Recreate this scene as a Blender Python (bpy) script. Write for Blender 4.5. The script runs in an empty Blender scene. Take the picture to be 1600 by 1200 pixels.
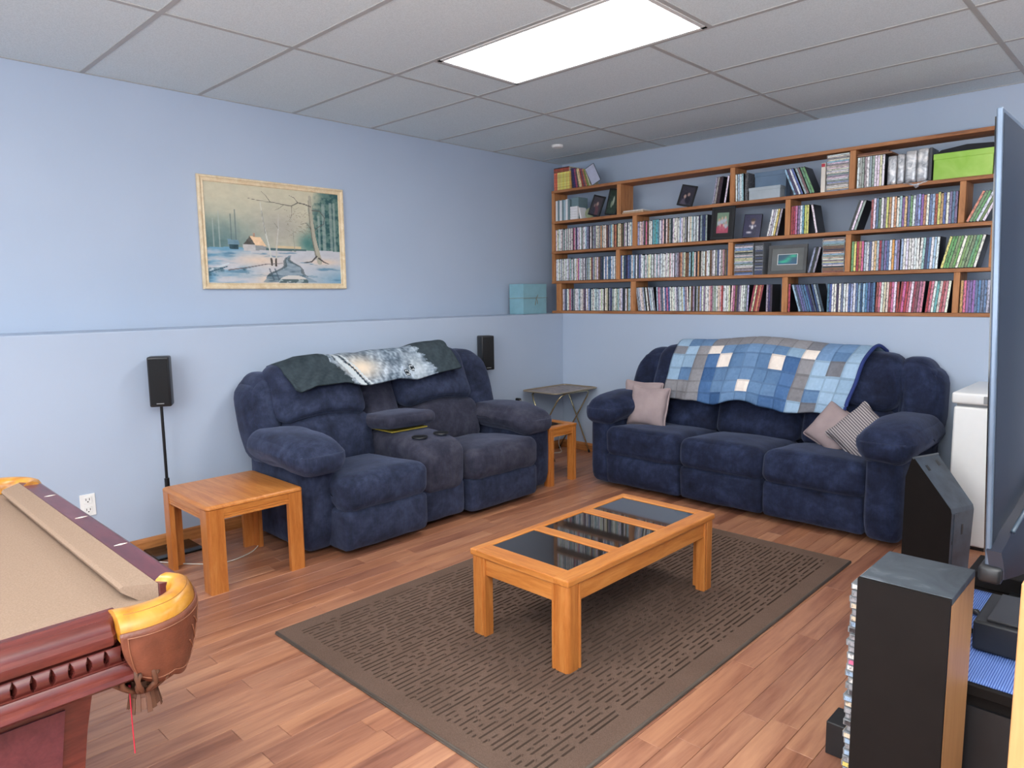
import bpy, bmesh, math, random
from math import sin, cos, pi, radians, sqrt, atan2, exp
from mathutils import Vector, Matrix, noise
import numpy as np
random.seed(7)
SC = bpy.context.scene
COL = SC.collection

# ------------------------------------------------------------------ camera, exposure, lights
CAMP = (3.98339, -4.77189, 1.33502)
YAW, PITCH, ROLL, FOC = 0.76842, 0.12324, -0.01315, 1104.136
fwd = Vector((-sin(YAW)*cos(PITCH), cos(YAW)*cos(PITCH), -sin(PITCH)))
rt0 = Vector((cos(YAW), sin(YAW), 0)); up0 = rt0.cross(fwd)
rt = rt0*cos(ROLL) + up0*sin(ROLL); up = up0*cos(ROLL) - rt0*sin(ROLL)
camd = bpy.data.cameras.new('camera'); cam = bpy.data.objects.new('camera', camd); COL.objects.link(cam)
m = Matrix((rt, up, -fwd)).transposed().to_4x4(); m.translation = Vector(CAMP); cam.matrix_world = m
camd.sensor_width = 36; camd.lens = FOC/1600*36; camd.clip_start = .05
SC.camera = cam
SC.view_settings.view_transform = 'Standard'; SC.view_settings.look = 'None'
SC.view_settings.gamma = 1; SC.view_settings.use_curve_mapping = False
SC.view_settings.exposure = 0.22
w = bpy.data.worlds.new('world'); SC.world = w; w.use_nodes = True
w.node_tree.nodes['Background'].inputs[0].default_value = (.6, .7, .9, 1)
w.node_tree.nodes['Background'].inputs[1].default_value = .5
TROFFER_POWER = 11.0
def area(name, loc, rot, size, power, col=(1, .97, .93)):
    l = bpy.data.lights.new(name, 'AREA'); l.shape = 'RECTANGLE'; l.size, l.size_y = size; l.energy = power; l.color = col
    o = bpy.data.objects.new(name, l); COL.objects.link(o); o.location = loc; o.rotation_euler = rot; return o
# added uplight behind the camera to brighten the ceiling, no known lamp
area('fill_uplight', (4.9, -4.9, 1.2), (pi, 0, 0), (.5, .5), 180)
# added frontal fill for the back wall, no opening modelled there
area('fill_frontal', (3.6, -7.7, 1.45), (pi/2, 0, 0), (2.6, 1.5), 95, (.95, .98, 1))
area('fill_uplight', (3.9, -6.2, 1.2), (pi, 0, 0), (.5, .5), 75)  # second added uplight for the ceiling, further back

# room numbers (metres)
H = 2.536; XU = -.353; YU = .4186; HL = 1.183; XR = 6.2; YF = -7.8

# ------------------------------------------------------------------ helpers
def lin(c):
    c = c/255
    return c/12.92 if c <= .04045 else ((c+.055)/1.055)**2.4
def rgb(c): return (lin(c[0]), lin(c[1]), lin(c[2]), 1)

class NT:
    def __init__(s, name):
        s.m = bpy.data.materials.new(name); s.m.use_nodes = True
        s.t = s.m.node_tree; s.n = s.t.nodes; s.l = s.t.links
        s.b = s.n['Principled BSDF']
    def node(s, ty, **kw):
        n = s.n.new(ty)
        for k, v in kw.items(): setattr(n, k, v)
        return n
    def link(s, a, b): s.l.new(a, b)
    def coords(s, scale=(1, 1, 1), perobj=False, kind='Object'):
        tc = s.node('ShaderNodeTexCoord'); mp = s.node('ShaderNodeMapping')
        mp.inputs['Scale'].default_value = scale
        s.link(tc.outputs[kind], mp.inputs[0])
        if perobj:
            oi = s.node('ShaderNodeObjectInfo'); ge = s.node('ShaderNodeNewGeometry')
            ad = s.node('ShaderNodeMath', operation='ADD')
            s.link(oi.outputs['Random'], ad.inputs[0]); s.link(ge.outputs['Random Per Island'], ad.inputs[1])
            fr = s.node('ShaderNodeMath', operation='FRACT'); s.link(ad.outputs[0], fr.inputs[0]); s.rand = fr.outputs[0]
            mu = s.node('ShaderNodeMath', operation='MULTIPLY'); mu.inputs[1].default_value = 37.0
            s.link(fr.outputs[0], mu.inputs[0])
            cb = s.node('ShaderNodeCombineXYZ')
            for i in range(3): s.link(mu.outputs[0], cb.inputs[i])
            s.link(cb.outputs[0], mp.inputs['Location'])
        return mp.outputs[0]
    def noise(s, vec, scale, detail=4, rough=.55, dist=0):
        n = s.node('ShaderNodeTexNoise'); n.inputs['Scale'].default_value = scale
        n.inputs['Detail'].default_value = detail; n.inputs['Roughness'].default_value = rough
        n.inputs['Distortion'].default_value = dist
        s.link(vec, n.inputs['Vector']); return n.outputs[0]
    def ramp(s, fac, stops, interp='LINEAR'):
        r = s.node('ShaderNodeValToRGB'); r.color_ramp.interpolation = interp
        e = r.color_ramp.elements
        while len(e) < len(stops): e.new(.5)
        for i, (p, c) in enumerate(stops): e[i].position = p; e[i].color = c if len(c) == 4 else rgb(c)
        s.link(fac, r.inputs[0]); return r.outputs[0]
    def mix(s, fac, a, b, mode='MIX'):
        n = s.node('ShaderNodeMix', data_type='RGBA', blend_type=mode)
        for src, i in ((fac, 0), (a, 6), (b, 7)):
            if hasattr(src, 'is_linked') or hasattr(src, 'links'): s.link(src, n.inputs[i])
            else: n.inputs[i].default_value = src
        return n.outputs[2]
    def bump(s, h, strength, dist=.01, prev=None):
        b = s.node('ShaderNodeBump'); b.inputs['Strength'].default_value = strength; b.inputs['Distance'].default_value = dist
        s.link(h, b.inputs['Height'])
        if prev is not None: s.link(prev, b.inputs['Normal'])
        s.link(b.outputs[0], s.b.inputs['Normal']); return b.outputs[0]
    def fin(s, color=None, rough=.5, metal=0, spec=.5):
        if color is not None:
            if hasattr(color, 'links'): s.link(color, s.b.inputs['Base Color'])
            else: s.b.inputs['Base Color'].default_value = color
        if hasattr(rough, 'links'): s.link(rough, s.b.inputs['Roughness'])
        else: s.b.inputs['Roughness'].default_value = rough
        s.b.inputs['Metallic'].default_value = metal
        s.b.inputs['Specular IOR Level'].default_value = spec
        return s.m

_pl = {}
def plain(name, c, rough=.5, metal=0, spec=.5, var=.06, scale=12, bump=0):
    if name in _pl: return _pl[name]
    t = NT(name); v = t.coords(); n = t.noise(v, scale)
    a = tuple(max(0, x*(1-var)) for x in c); b = tuple(min(255, x*(1+var)) for x in c)
    col = t.ramp(n, [(.3, a), (.7, b)])
    if bump: t.bump(t.noise(v, scale*14), bump, .002)
    _pl[name] = t.fin(col, rough, metal, spec); return _pl[name]

def woodmat(name, stops, scale=(1, 1, 1), rough=.4, freq=3.0, perobj=False, bump=.05, tint=None, spec=.5):
    """grain runs along the axis with the smallest scale"""
    t = NT(name); v = t.coords(scale, perobj)
    n1 = t.noise(v, freq, 6, .6, .6); n2 = t.noise(v, freq*7, 3, .5, .2)
    mx = t.node('ShaderNodeMath', operation='MULTIPLY_ADD'); t.link(n2, mx.inputs[0]); mx.inputs[1].default_value = .3
    t.link(n1, mx.inputs[2]); sb = t.node('ShaderNodeMath', operation='SUBTRACT'); t.link(mx.outputs[0], sb.inputs[0]); sb.inputs[1].default_value = .15
    col = t.ramp(sb.outputs[0], stops)
    if tint:
        tc = t.ramp(t.rand, tint); col = t.mix(1.0, col, tc, 'MULTIPLY')
    if bump: t.bump(n2, bump, .003)
    return t.fin(col, rough, 0, spec)

def new_obj(name, me, parent=None, loc=None, rot=None):
    o = bpy.data.objects.new(name, me); COL.objects.link(o)
    if parent is not None: o.parent = parent
    if loc is not None: o.location = loc
    if rot is not None: o.rotation_euler = rot
    return o
def tag(o, label, cat=None, group=None, kind=None):
    if label: o['label'] = label
    if cat: o['category'] = cat
    if group: o['group'] = group
    if kind: o['kind'] = kind
    return o
def empty(name, loc=(0, 0, 0), rz=0):
    return new_obj(name, None, None, loc, (0, 0, rz))
def copy_tree(o, parent=None):
    c = o.copy(); COL.objects.link(c)
    if parent is not None: c.parent = parent
    for ch in list(o.children): copy_tree(ch, c)
    return c

class G:
    """collects simple solids into one mesh"""
    def __init__(s): s.bm = bmesh.new(); s.mi = 0
    def _face(s, vs):
        try: f = s.bm.faces.new(vs); f.material_index = s.mi; return f
        except ValueError: return None
    def box(s, x0, x1, y0, y1, z0, z1, bev=0, seg=2, M=None):
        v = [s.bm.verts.new((x, y, z)) for x in (x0, x1) for y in (y0, y1) for z in (z0, z1)]
        fs = [s._face([v[i] for i in q]) for q in ((0, 1, 3, 2), (4, 6, 7, 5), (0, 4, 5, 1), (2, 3, 7, 6), (0, 2, 6, 4), (1, 5, 7, 3))]
        if bev:
            es = list({e for f in fs for e in f.edges})
            r = bmesh.ops.bevel(s.bm, geom=es, offset=bev, segments=seg, affect='EDGES', profile=.5)
            vs = list({vv for f in r['faces'] for vv in f.verts} | set(vv for vv in v if vv.is_valid))
            for f in r['faces']: f.material_index = s.mi
        else: vs = v
        if M is not None:
            for q in vs: q.co = M @ q.co
        return vs
    def prism(s, poly, a0, a1, axis='z', bev=0, M=None):
        """poly: 2-d points; extruded along axis from a0 to a1. axis x: (y,z); y: (x,z); z: (x,y)"""
        def P(p, a): return {'x': (a, p[0], p[1]), 'y': (p[0], a, p[1]), 'z': (p[0], p[1], a)}[axis]
        A = [s.bm.verts.new(P(p, a0)) for p in poly]; B = [s.bm.verts.new(P(p, a1)) for p in poly]
        fs = [s._face(A[::-1]), s._face(B)]; n = len(poly)
        for i in range(n): fs.append(s._face([A[i], A[(i+1) % n], B[(i+1) % n], B[i]]))
        vs = A+B
        if bev:
            es = list({e for f in fs if f for e in f.edges})
            r = bmesh.ops.bevel(s.bm, geom=es, offset=bev, segments=2, affect='EDGES', profile=.5)
            vs = list({vv for f in r['faces'] for vv in f.verts} | {vv for vv in vs if vv.is_valid})
        if M is not None:
            for q in vs: q.co = M @ q.co
        return vs
    def tube(s, pts, r, n=10, cap=True, close=False):
        pts = [Vector(p) for p in pts]; rings = []; N = len(pts)
        up_ = Vector((0, 0, 1))
        for i, p in enumerate(pts):
            a = pts[(i-1) % N] if (i > 0 or close) else p; b = pts[(i+1) % N] if (i < N-1 or close) else p
            d = (b-a).normalized()
            u = d.cross(up_ if abs(d.z) < .95 else Vector((0, 1, 0))).normalized(); v2 = d.cross(u)
            rr = r[i] if isinstance(r, (list, tuple)) else r
            rings.append([s.bm.verts.new(p + u*rr*cos(2*pi*k/n) + v2*rr*sin(2*pi*k/n)) for k in range(n)])
        for i in range(N if close else N-1):
            A, B = rings[i], rings[(i+1) % N]
            for k in range(n): s._face([A[k], A[(k+1) % n], B[(k+1) % n], B[k]])
        if cap and not close: s._face(rings[0][::-1]); s._face(rings[-1])
    def lathe(s, prof, c=(0, 0, 0), n=24, cap=True):
        rings = [[s.bm.verts.new((c[0]+r*cos(2*pi*k/n), c[1]+r*sin(2*pi*k/n), c[2]+z)) for k in range(n)] for r, z in prof]
        for A, B in zip(rings, rings[1:]):
            for k in range(n): s._face([A[k], A[(k+1) % n], B[(k+1) % n], B[k]])
        if cap: s._face(rings[0][::-1]); s._face(rings[-1])
    def grid(s, P, nu, nv, thick=None, closeu=False):
        """P(i,j)->point; optional thickness vector function"""
        V = [[s.bm.verts.new(P(i, j)) for j in range(nv)] for i in range(nu)]
        for i in range(nu if closeu else nu-1):
            for j in range(nv-1): s._face([V[i][j], V[(i+1) % nu][j], V[(i+1) % nu][j+1], V[i][j+1]])
        if thick:
            W = [[s.bm.verts.new(Vector(P(i, j)) + Vector(thick(i, j))) for j in range(nv)] for i in range(nu)]
            for i in range(nu if closeu else nu-1):
                for j in range(nv-1): s._face([W[i][j], W[i][j+1], W[(i+1) % nu][j+1], W[(i+1) % nu][j]])
            if not closeu:
                for j in range(nv-1):
                    s._face([V[0][j], V[0][j+1], W[0][j+1], W[0][j]]); s._face([V[-1][j+1], V[-1][j], W[-1][j], W[-1][j+1]])
            for i in range(nu if closeu else nu-1):
                s._face([V[(i+1) % nu][0], V[i][0], W[i][0], W[(i+1) % nu][0]]); s._face([V[i][-1], V[(i+1) % nu][-1], W[(i+1) % nu][-1], W[i][-1]])
    def soft(s, x0, x1, y0, y1, z0, z1, r=.04, puff=(0, 0, 0), n=12, warp=None, amp=.004, fq=9, seed=0, M=None):
        """cushion: rounded box, puffed faces, slight lumps, then a warp function"""
        c = Vector(((x0+x1)/2, (y0+y1)/2, (z0+z1)/2)); h = Vector(((x1-x0)/2, (y1-y0)/2, (z1-z0)/2))
        r = min(r, h.x*.98, h.y*.98, h.z*.98); T = [sin((2*i/n-1)*pi/2) for i in range(n+1)]
        allv = []; cache = {}
        def vert(p):
            k = (round(p[0], 5), round(p[1], 5), round(p[2], 5))
            if k in cache: return cache[k]
            q = Vector((p[0]*h.x, p[1]*h.y, p[2]*h.z))
            inn = Vector([max(-(h[a]-r), min(h[a]-r, q[a])) for a in range(3)])
            d = q-inn; d = d.normalized() if d.length > 1e-9 else Vector((0, 0, 0)); q2 = inn+d*r
            for a in range(3):
                b, e = (a+1) % 3, (a+2) % 3
                f = (1-p[b]**2)*(1-p[e]**2); q2[a] += puff[a]*p[a]*f
            w3 = c+q2
            if warp: w3 = warp(Vector(w3), Vector(p))
            if amp:
                nz = noise.noise_vector((w3+Vector((seed*3.1, seed*1.7, seed)))*fq); w3 = w3+nz*amp
            if M is not None: w3 = M @ w3
            vv = s.bm.verts.new(w3); cache[k] = vv; allv.append(vv); return vv
        for a in range(3):
            b, e = (a+1) % 3, (a+2) % 3
            for sg in (-1, 1):
                for i in range(n):
                    for j in range(n):
                        q = []
                        for di, dj in ((0, 0), (1, 0), (1, 1), (0, 1)):
                            p = [0, 0, 0]; p[a] = sg; p[b] = T[i+di]; p[e] = T[j+dj]; q.append(vert(p))
                        s._face(q if sg > 0 else q[::-1])
        return allv
    def build(s, name, mats, parent=None, smooth=False, loc=None, rot=None, off=None, angle=None):
        if off is not None:
            for v in s.bm.verts: v.co -= Vector(off)
        bmesh.ops.recalc_face_normals(s.bm, faces=s.bm.faces)
        me = bpy.data.meshes.new(name); s.bm.to_mesh(me); s.bm.free()
        for mm in (mats if isinstance(mats, (list, tuple)) else [mats]): me.materials.append(mm)
        if smooth:
            me.polygons.foreach_set('use_smooth', [True]*len(me.polygons))
            if angle: me.set_sharp_from_angle(angle=radians(angle))
        me.update()
        return new_obj(name, me, parent, loc, rot)

def vcolmat(name, rough=.6, attr='paint', spec=.4, bumpn=0):
    t = NT(name); a = t.node('ShaderNodeAttribute'); a.attribute_name = attr
    if bumpn:
        t.bump(t.noise(t.coords(), bumpn), .3, .002)
    return t.fin(a.outputs['Color'], rough, 0, spec)
def raster(name, img, mat, parent, P):
    """img: (rows, cols, 3) sRGB 0-255, row 0 on top; P(u,v) maps 0..1 across/down to a point"""
    R_, C_, _ = img.shape
    verts = [P(j/C_, i/R_) for i in range(R_+1) for j in range(C_+1)]
    faces = [(i*(C_+1)+j, (i+1)*(C_+1)+j, (i+1)*(C_+1)+j+1, i*(C_+1)+j+1) for i in range(R_) for j in range(C_)]
    me = bpy.data.meshes.new(name); me.from_pydata([tuple(v) for v in verts], [], faces)
    at = me.color_attributes.new('paint', 'FLOAT_COLOR', 'CORNER')
    c = np.clip(img/255, 0, 1); c = np.where(c <= .04045, c/12.92, ((c+.055)/1.055)**2.4).reshape(-1, 3)
    c = np.concatenate([c, np.ones((len(c), 1))], 1)
    at.data.foreach_set('color', np.repeat(c, 4, axis=0).astype(np.float32).ravel())
    me.materials.append(mat)
    return new_obj(name, me, parent)

# ------------------------------------------------------------------ materials
def wall_mat():
    t = NT('blue_wall_paint'); v = t.coords(); n = t.noise(v, 1.2, 3)
    col = t.ramp(n, [(.3, (174, 188, 208)), (.7, (179, 192, 211))])
    t.bump(t.noise(v, 130, 2), .12, .002)
    return t.fin(col, .55, 0, .3)
M_WALL = wall_mat()
M_TILE = NT('ceiling_tile_mineral')
_v = M_TILE.coords(); _n = M_TILE.noise(_v, 160, 3)
M_TILE.bump(_n, .25, .002)
M_TILE = M_TILE.fin(M_TILE.ramp(_n, [(.35, (208, 219, 222)), (.6, (222, 232, 235))]), .9, 0, .1)
M_TBAR = plain('grid_bar_white_metal', (176, 176, 174), .5, var=.02)
M_PLANK = woodmat('laminate_plank', [(.25, (124, 80, 60)), (.42, (162, 112, 88)), (.55, (180, 130, 102)), (.72, (196, 146, 114))],
                  (14, 1.1, 1), .34, 1.1, True, .03, [(0, (222, 212, 214)), (.35, (255, 250, 245)), (.7, (236, 226, 222)), (1, (255, 244, 232))])
M_SUBFLOOR = plain('dark_underlay', (70, 50, 40), .9)
M_BASEB = woodmat('oak_baseboard', [(.3, (150, 92, 48)), (.6, (188, 124, 70))], (2, 2, 20), .45, 2)
M_OAK = woodmat('honey_oak', [(.28, (176, 102, 44)), (.5, (198, 124, 58)), (.7, (212, 142, 76))], (3, 30, 30), .3, 1.3, bump=.03)
M_OAKY = woodmat('honey_oak_lengthwise', [(.28, (176, 102, 44)), (.5, (198, 124, 58)), (.7, (212, 142, 76))], (30, 3, 30), .3, 1.3, bump=.03)
M_OAKZ = woodmat('honey_oak_upright', [(.28, (168, 95, 40)), (.5, (190, 116, 54)), (.7, (204, 134, 70))], (30, 30, 3), .32, 1.3, bump=.03)
M_CEDAR = woodmat('cedar_board', [(.25, (112, 68, 40)), (.45, (160, 104, 64)), (.7, (184, 128, 84))], (3, 26, 26), .6, 1.2, True, .1)
M_CEDARZ = woodmat('cedar_upright', [(.25, (130, 82, 48)), (.45, (178, 120, 74)), (.7, (196, 138, 90))], (26, 26, 3), .6, 1.2, True, .1)
M_TAN = woodmat('tan_veneer', [(.3, (196, 140, 88)), (.7, (212, 158, 104))], (20, 20, 2), .5, 1.5, bump=.02)

def navy_mat(name, base, lo, hi):
    t = NT(name); v = t.coords()
    n1 = t.noise(v, 7, 5, .65, .4); n2 = t.noise(v, 30, 3, .6)
    mx = t.node('ShaderNodeMath', operation='MULTIPLY_ADD'); t.link(n2, mx.inputs[0]); mx.inputs[1].default_value = .35; t.link(n1, mx.inputs[2])
    col = t.ramp(mx.outputs[0], [(.45, lo), (.66, base), (.88, hi)])
    wv = t.node('ShaderNodeTexNoise'); wv.inputs['Scale'].default_value = 1.0; wv.inputs['Detail'].default_value = 2
    mp = t.coords((170, 170, 12)); t.link(mp, wv.inputs['Vector'])
    col = t.mix(.22, col, t.ramp(wv.outputs[0], [(.35, (12, 14, 26)), (.65, (110, 122, 165))]), 'OVERLAY')
    t.bump(wv.outputs[0], .35, .003)
    m_ = t.fin(col, .85, 0, .2)
    t.b.inputs['Sheen Weight'].default_value = .35; t.b.inputs['Sheen Roughness'].default_value = .45
    t.b.inputs['Sheen Tint'].default_value = rgb((150, 160, 190))
    return m_
M_NAVY = navy_mat('navy_plush_fabric', (33, 40, 64), (20, 24, 40), (50, 60, 88))
M_NAVY2 = navy_mat('slate_navy_plush_fabric', (46, 53, 75), (31, 35, 51), (66, 74, 98))
M_WORN = navy_mat('worn_grey_navy_plush', (58, 58, 72), (38, 40, 54), (78, 77, 88))
M_BLACK = plain('black_plastic', (30, 31, 34), .4, var=.1)
M_BLACKM = plain('black_metal', (24, 25, 27), .35, .3)
M_GRILLE = plain('black_grille_cloth', (22, 23, 26), .9, var=.2, scale=300)
M_ESP = plain('espresso_laminate', (23, 19, 18), .65, spec=.2, var=.1)
M_DUST = NT('dusty_black_laminate'); _v = M_DUST.coords((3, 3, 3)); _n = M_DUST.noise(_v, 3, 6, .65, 1.2)
M_DUST = M_DUST.fin(M_DUST.ramp(_n, [(.35, (66, 72, 80)), (.55, (76, 84, 92)), (.75, (116, 122, 130))]), .5)
M_WHITE = plain('white_enamel', (232, 232, 230), .3, var=.01)
M_PLATE = plain('white_plastic', (238, 238, 236), .35, var=.01)
M_GREY = plain('grey_plastic', (130, 132, 134), .5)

# ------------------------------------------------------------------ setting
def struct(g, name, mats, label=None, **k):
    o = g.build(name, mats, **k); o['kind'] = 'structure'
    if label: o['label'] = label
    return o
g = G(); g.box(XU-.15, 0, YF, .001, 0, HL, .006); g.box(XU-.15, XU, YF, YU, HL, H+.15)
struct(g, 'wall_left', M_WALL, 'pale blue left wall with a shallow ledge at mid height')
g = G(); g.box(XU-.15, XR, 0, YU+.15, 0, HL, .006); g.box(XU-.15, XR, YU, YU+.15, HL, H+.15)
struct(g, 'wall_back', M_WALL, 'pale blue back wall with a ledge carrying the shelves')
g = G(); g.box(XR, XR+.15, YF, YU, 0, H+.15); struct(g, 'wall_right', M_WALL)
g = G(); g.box(XU, XR, YF-.15, YF, 0, H+.15); struct(g, 'wall_front', M_WALL)
# floor: planks run away from the camera (y)
g = G(); g.box(XU-.15, XR+.15, YF-.15, YU+.15, -.12, -.009)
floor = struct(g, 'floor', M_SUBFLOOR, 'reddish brown laminate strip floor')
PW = .0865
planks = []
x = 0.0
row = 0
while x < XR:
    y = -random.random()*1.1
    y0 = 0.0
    while y0 > YF:
        y1 = max(YF, y if y < y0 else y0-.001)
        planks.append((x, min(x+PW, XR), y1, y0)); y0 = y1; y = y0-random.choice((.62, .9, 1.2))
    x += PW; row += 1
def pdist(p):
    cx, cy = (p[0]+p[1])/2, (p[2]+p[3])/2
    d = Vector((cx-CAMP[0], cy-CAMP[1])); f2 = Vector((fwd.x, fwd.y)).normalized(); r2 = Vector((rt0.x, rt0.y))
    z_ = d.dot(f2)
    if z_ < .8 or abs(d.dot(r2)) > z_*.85+.4: return 99
    if cx < .75 and -3.0 < cy < -1.2: return 60
    if cy > -.55 and cx > 1: return 60
    return d.length
planks.sort(key=pdist)
def plank_g(g, p): g.box(p[0]+.0006, p[1]-.0006, p[2]+.0006, p[3]-.0006, -.009, 0, .0011, 1)
for p in planks[:298]:
    g = G(); plank_g(g, p); c = ((p[0]+p[1])/2, (p[2]+p[3])/2, 0)
    g.build('plank', M_PLANK, floor, off=c, loc=c)
g = G()
for p in planks[298:]:
    g.box(p[0]+.0006, p[1]-.0006, p[2]+.0006, p[3]-.0006, -.009, 0)
o = g.build('plank_field', M_PLANK, floor); o['kind'] = 'stuff'
# ceiling
g = G(); g.box(XU-.15, XR+.15, YF-.15, YU+.15, H+.06, H+.16)
ceil_ = struct(g, 'ceiling', plain('ceiling_deck', (120, 120, 118), .9), 'suspended ceiling of pale grey tiles in a metal grid')
S2 = .6096
gxs = [XU]+[.7563+1.2192*k for k in range(0, 5) if .7563+1.2192*k < XR]+[XR]
gys = [YU]+[.1294-S2*j for j in range(0, 14) if .1294-S2*j > YF]+[YF]
lights = [(1.08, 1.08+1.2192, 3), (1.08, 1.08+1.2192, 8), (3.80, 3.80+1.2192, 3), (3.80, 3.80+1.2192, 8), (1.08, 1.08+1.2192, 12), (3.80, 3.80+1.2192, 12)]
gb = G()
for j in range(len(gys)-1):
    ya, yb = gys[j+1], gys[j]
    jj = round((.1294-yb)/S2) if j else -1
    L_ = [(a, b) for a, b, q in lights if q == jj]
    for i in range(len(gxs)-1):
        segs = [(gxs[i], gxs[i+1])]
        for a, b in L_:
            ns = []
            for s0, s1 in segs:
                if b <= s0 or a >= s1: ns.append((s0, s1)); continue
                if a > s0: ns.append((s0, a))
                if b < s1: ns.append((b, s1))
            segs = ns
        for s0, s1 in segs:
            if s1-s0 < .03: continue
            g = G(); c = ((s0+s1)/2, (ya+yb)/2, H)
            g.box(s0+.002, s1-.002, ya+.002, yb-.002, H+.002, H+.017)
            g.build('ceiling_tile', M_TILE, ceil_, off=c, loc=c)
for y in gys: gb.box(XU, XR, y-.012, y+.012, H-.001, H+.003)
for xx in gxs:
    for j in range(len(gys)-1):
        ya, yb = gys[j+1], gys[j]; jj = round((.1294-yb)/S2) if j else -1
        if any(a < xx < b and q == jj for a, b, q in lights): continue
        gb.box(xx-.012, xx+.012, ya, yb, H-.0012, H+.003)
for a, b, q in lights:
    for xx in (a, b): gb.box(xx-.012, xx+.012, .1294-S2*(q+1), .1294-S2*q, H-.0012, H+.003)
gb.build('grid_bar', M_TBAR, ceil_)
# baseboards
g = G(); g.prism([(0, 0), (.014, 0), (.014, .05), (.010, .062), (.006, .07), (0, .07)], YF, 0, 'y')
struct(g, 'baseboard_left', M_BASEB)
g = G(); g.prism([(0, 0), (-.014, 0), (-.014, .05), (-.010, .062), (-.006, .07), (0, .07)], .014, XR, 'x')
struct(g, 'baseboard_back', M_BASEB)

# ------------------------------------------------------------------ troffers
def troffer(a, b, q, label):
    y1 = .1294-S2*q-.012; y0 = y1-S2+.024; x0, x1 = a+.012, b-.012
    t = empty('ceiling_light', ((x0+x1)/2, (y0+y1)/2, H)); O = t.location
    tag(t, label, 'ceiling light')
    g = G()
    for (p0, p1, q0, q1) in ((x0, x1, y0, y0+.022), (x0, x1, y1-.022, y1), (x0, x0+.022, y0, y1), (x1-.022, x1, y0, y1)):
        g.box(p0, p1, q0, q1, H-.004, H+.05)
    g.build('frame', plain('white_light_frame', (225, 225, 222), .4, var=.01), t, off=O)
    em = bpy.data.materials.get('lit_diffuser')
    if not em:
        tt = NT('lit_diffuser'); tt.b.inputs['Emission Color'].default_value = (1, .985, .96, 1)
        tt.b.inputs['Emission Strength'].default_value = TROFFER_POWER; em = tt.fin((.9, .9, .9, 1), .5)
    g = G(); g.box(x0+.02, x1-.02, y0+.02, y1-.02, H+.004, H+.010)
    g.build('diffuser', em, t, off=O)
troffer(*lights[0], 'lit white rectangular ceiling panel light, cut by the top of the photo')
troffer(*lights[1], 'lit ceiling panel light above the pool table')
troffer(*lights[2], 'lit ceiling panel light above the television')
troffer(*lights[3], 'lit ceiling panel light right of the pool table')
troffer(*lights[4], 'lit ceiling panel light at the far left end of the room')
troffer(*lights[5], 'lit ceiling panel light at the far right end of the room')
g = G(); g.lathe([(.048, 0), (.048, -.012), (.040, -.020), (.0, -.022)], (.183, -.279, H), 28, False)
tag(g.build('smoke_detector', M_PLATE, smooth=True, angle=40), 'small round white disc on the ceiling tile near the corner', 'detector')

# ------------------------------------------------------------------ reclining sofas
# frame: x along the width, y towards the wall (front = -y), z up
def sofa_part(name, mat_, parent, off, n=14, **k):
    g = G(); g.soft(k.pop('x0'), k.pop('x1'), k.pop('y0'), k.pop('y1'), k.pop('z0'), k.pop('z1'), n=n, **k)
    return g.build(name, mat_, parent, smooth=True, off=off)
def B(x0, x1, y0, y1, z0, z1, r, puff=(0, 0, 0), **k): return dict(x0=x0, x1=x1, y0=y0, y1=y1, z0=z0, z1=z1, r=r, puff=puff, **k)

def arm_pad(par, off, x0, x1, y0, y1, z0, z1, mat_, side, seed):
    cx = (x0+x1)/2
    def wp(v, p):
        t = (v.y-y0)/(y1-y0)              # 0 front, 1 back
        k = max(0, 1-t/.45)
        v.z -= .045*k*k                     # nose droops over the arm front
        bulge = 1-.18*max(0, (t-.75)/.25)**2-.22*k*k
        v.x = cx+(v.x-cx)*bulge
        if v.z < (z0+z1)/2: v.z += .02
        return v
    sofa_part('arm_pad', mat_, par, off, n=18, seed=seed, amp=.007, fq=7, warp=wp, **B(x0, x1, y0, y1, z0, z1, .095, (.01, .01, .02)))
def arm_panel(par, off, x0, x1, y0, y1, z1, mat_, seed):
    def wp(v, p):
        if v.z < .12: v.y += .03*(1-v.z/.12)
        return v
    sofa_part('arm_panel', mat_, par, off, n=12, seed=seed, warp=wp, **B(x0, x1, y0, y1, .02, z1, .05, (.008, .012, 0)))
def seat(par, off, x0, x1, yf, yb, zt, zs, mat_, seed):
    def wp(v, p):
        t = (v.y-yf)/(yb-yf)
        v.z -= .045*t                      # slopes to the back
        if p.z < 0 and t > .25: v.z += .03
        return v
    sofa_part('seat_cushion', mat_, par, off, n=18, seed=seed, amp=.008, fq=6, warp=wp, **B(x0, x1, yf, yb, zs, zt, .062, (.002, .012, .020)))
def footrest(par, off, x0, x1, yf, zs, mat_, seed):
    def wp(v, p):
        v.y -= .0 if v.z > .1 else -.02*(1-v.z/.1)
        return v
    sofa_part('footrest', mat_, par, off, n=12, seed=seed, warp=wp, **B(x0, x1, yf, yf+.28, .035, zs, .026, (0, .012, 0)))
def lumbar(par, off, x0, x1, yf, z0, z1, mat_, seed, arch=.035):
    cx = (x0+x1)/2; hw = (x1-x0)/2
    def wp(v, p):
        v.y += (v.z-z0)*.22
        if p.z > 0: v.z += arch*(1-((v.x-cx)/hw)**2)*p.z
        return v
    sofa_part('lumbar_cushion', mat_, par, off, n=14, seed=seed, amp=.006, fq=6, warp=wp, **B(x0, x1, yf, yf+.22, z0, z1, .06, (.0, .03, .0)))
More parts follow.
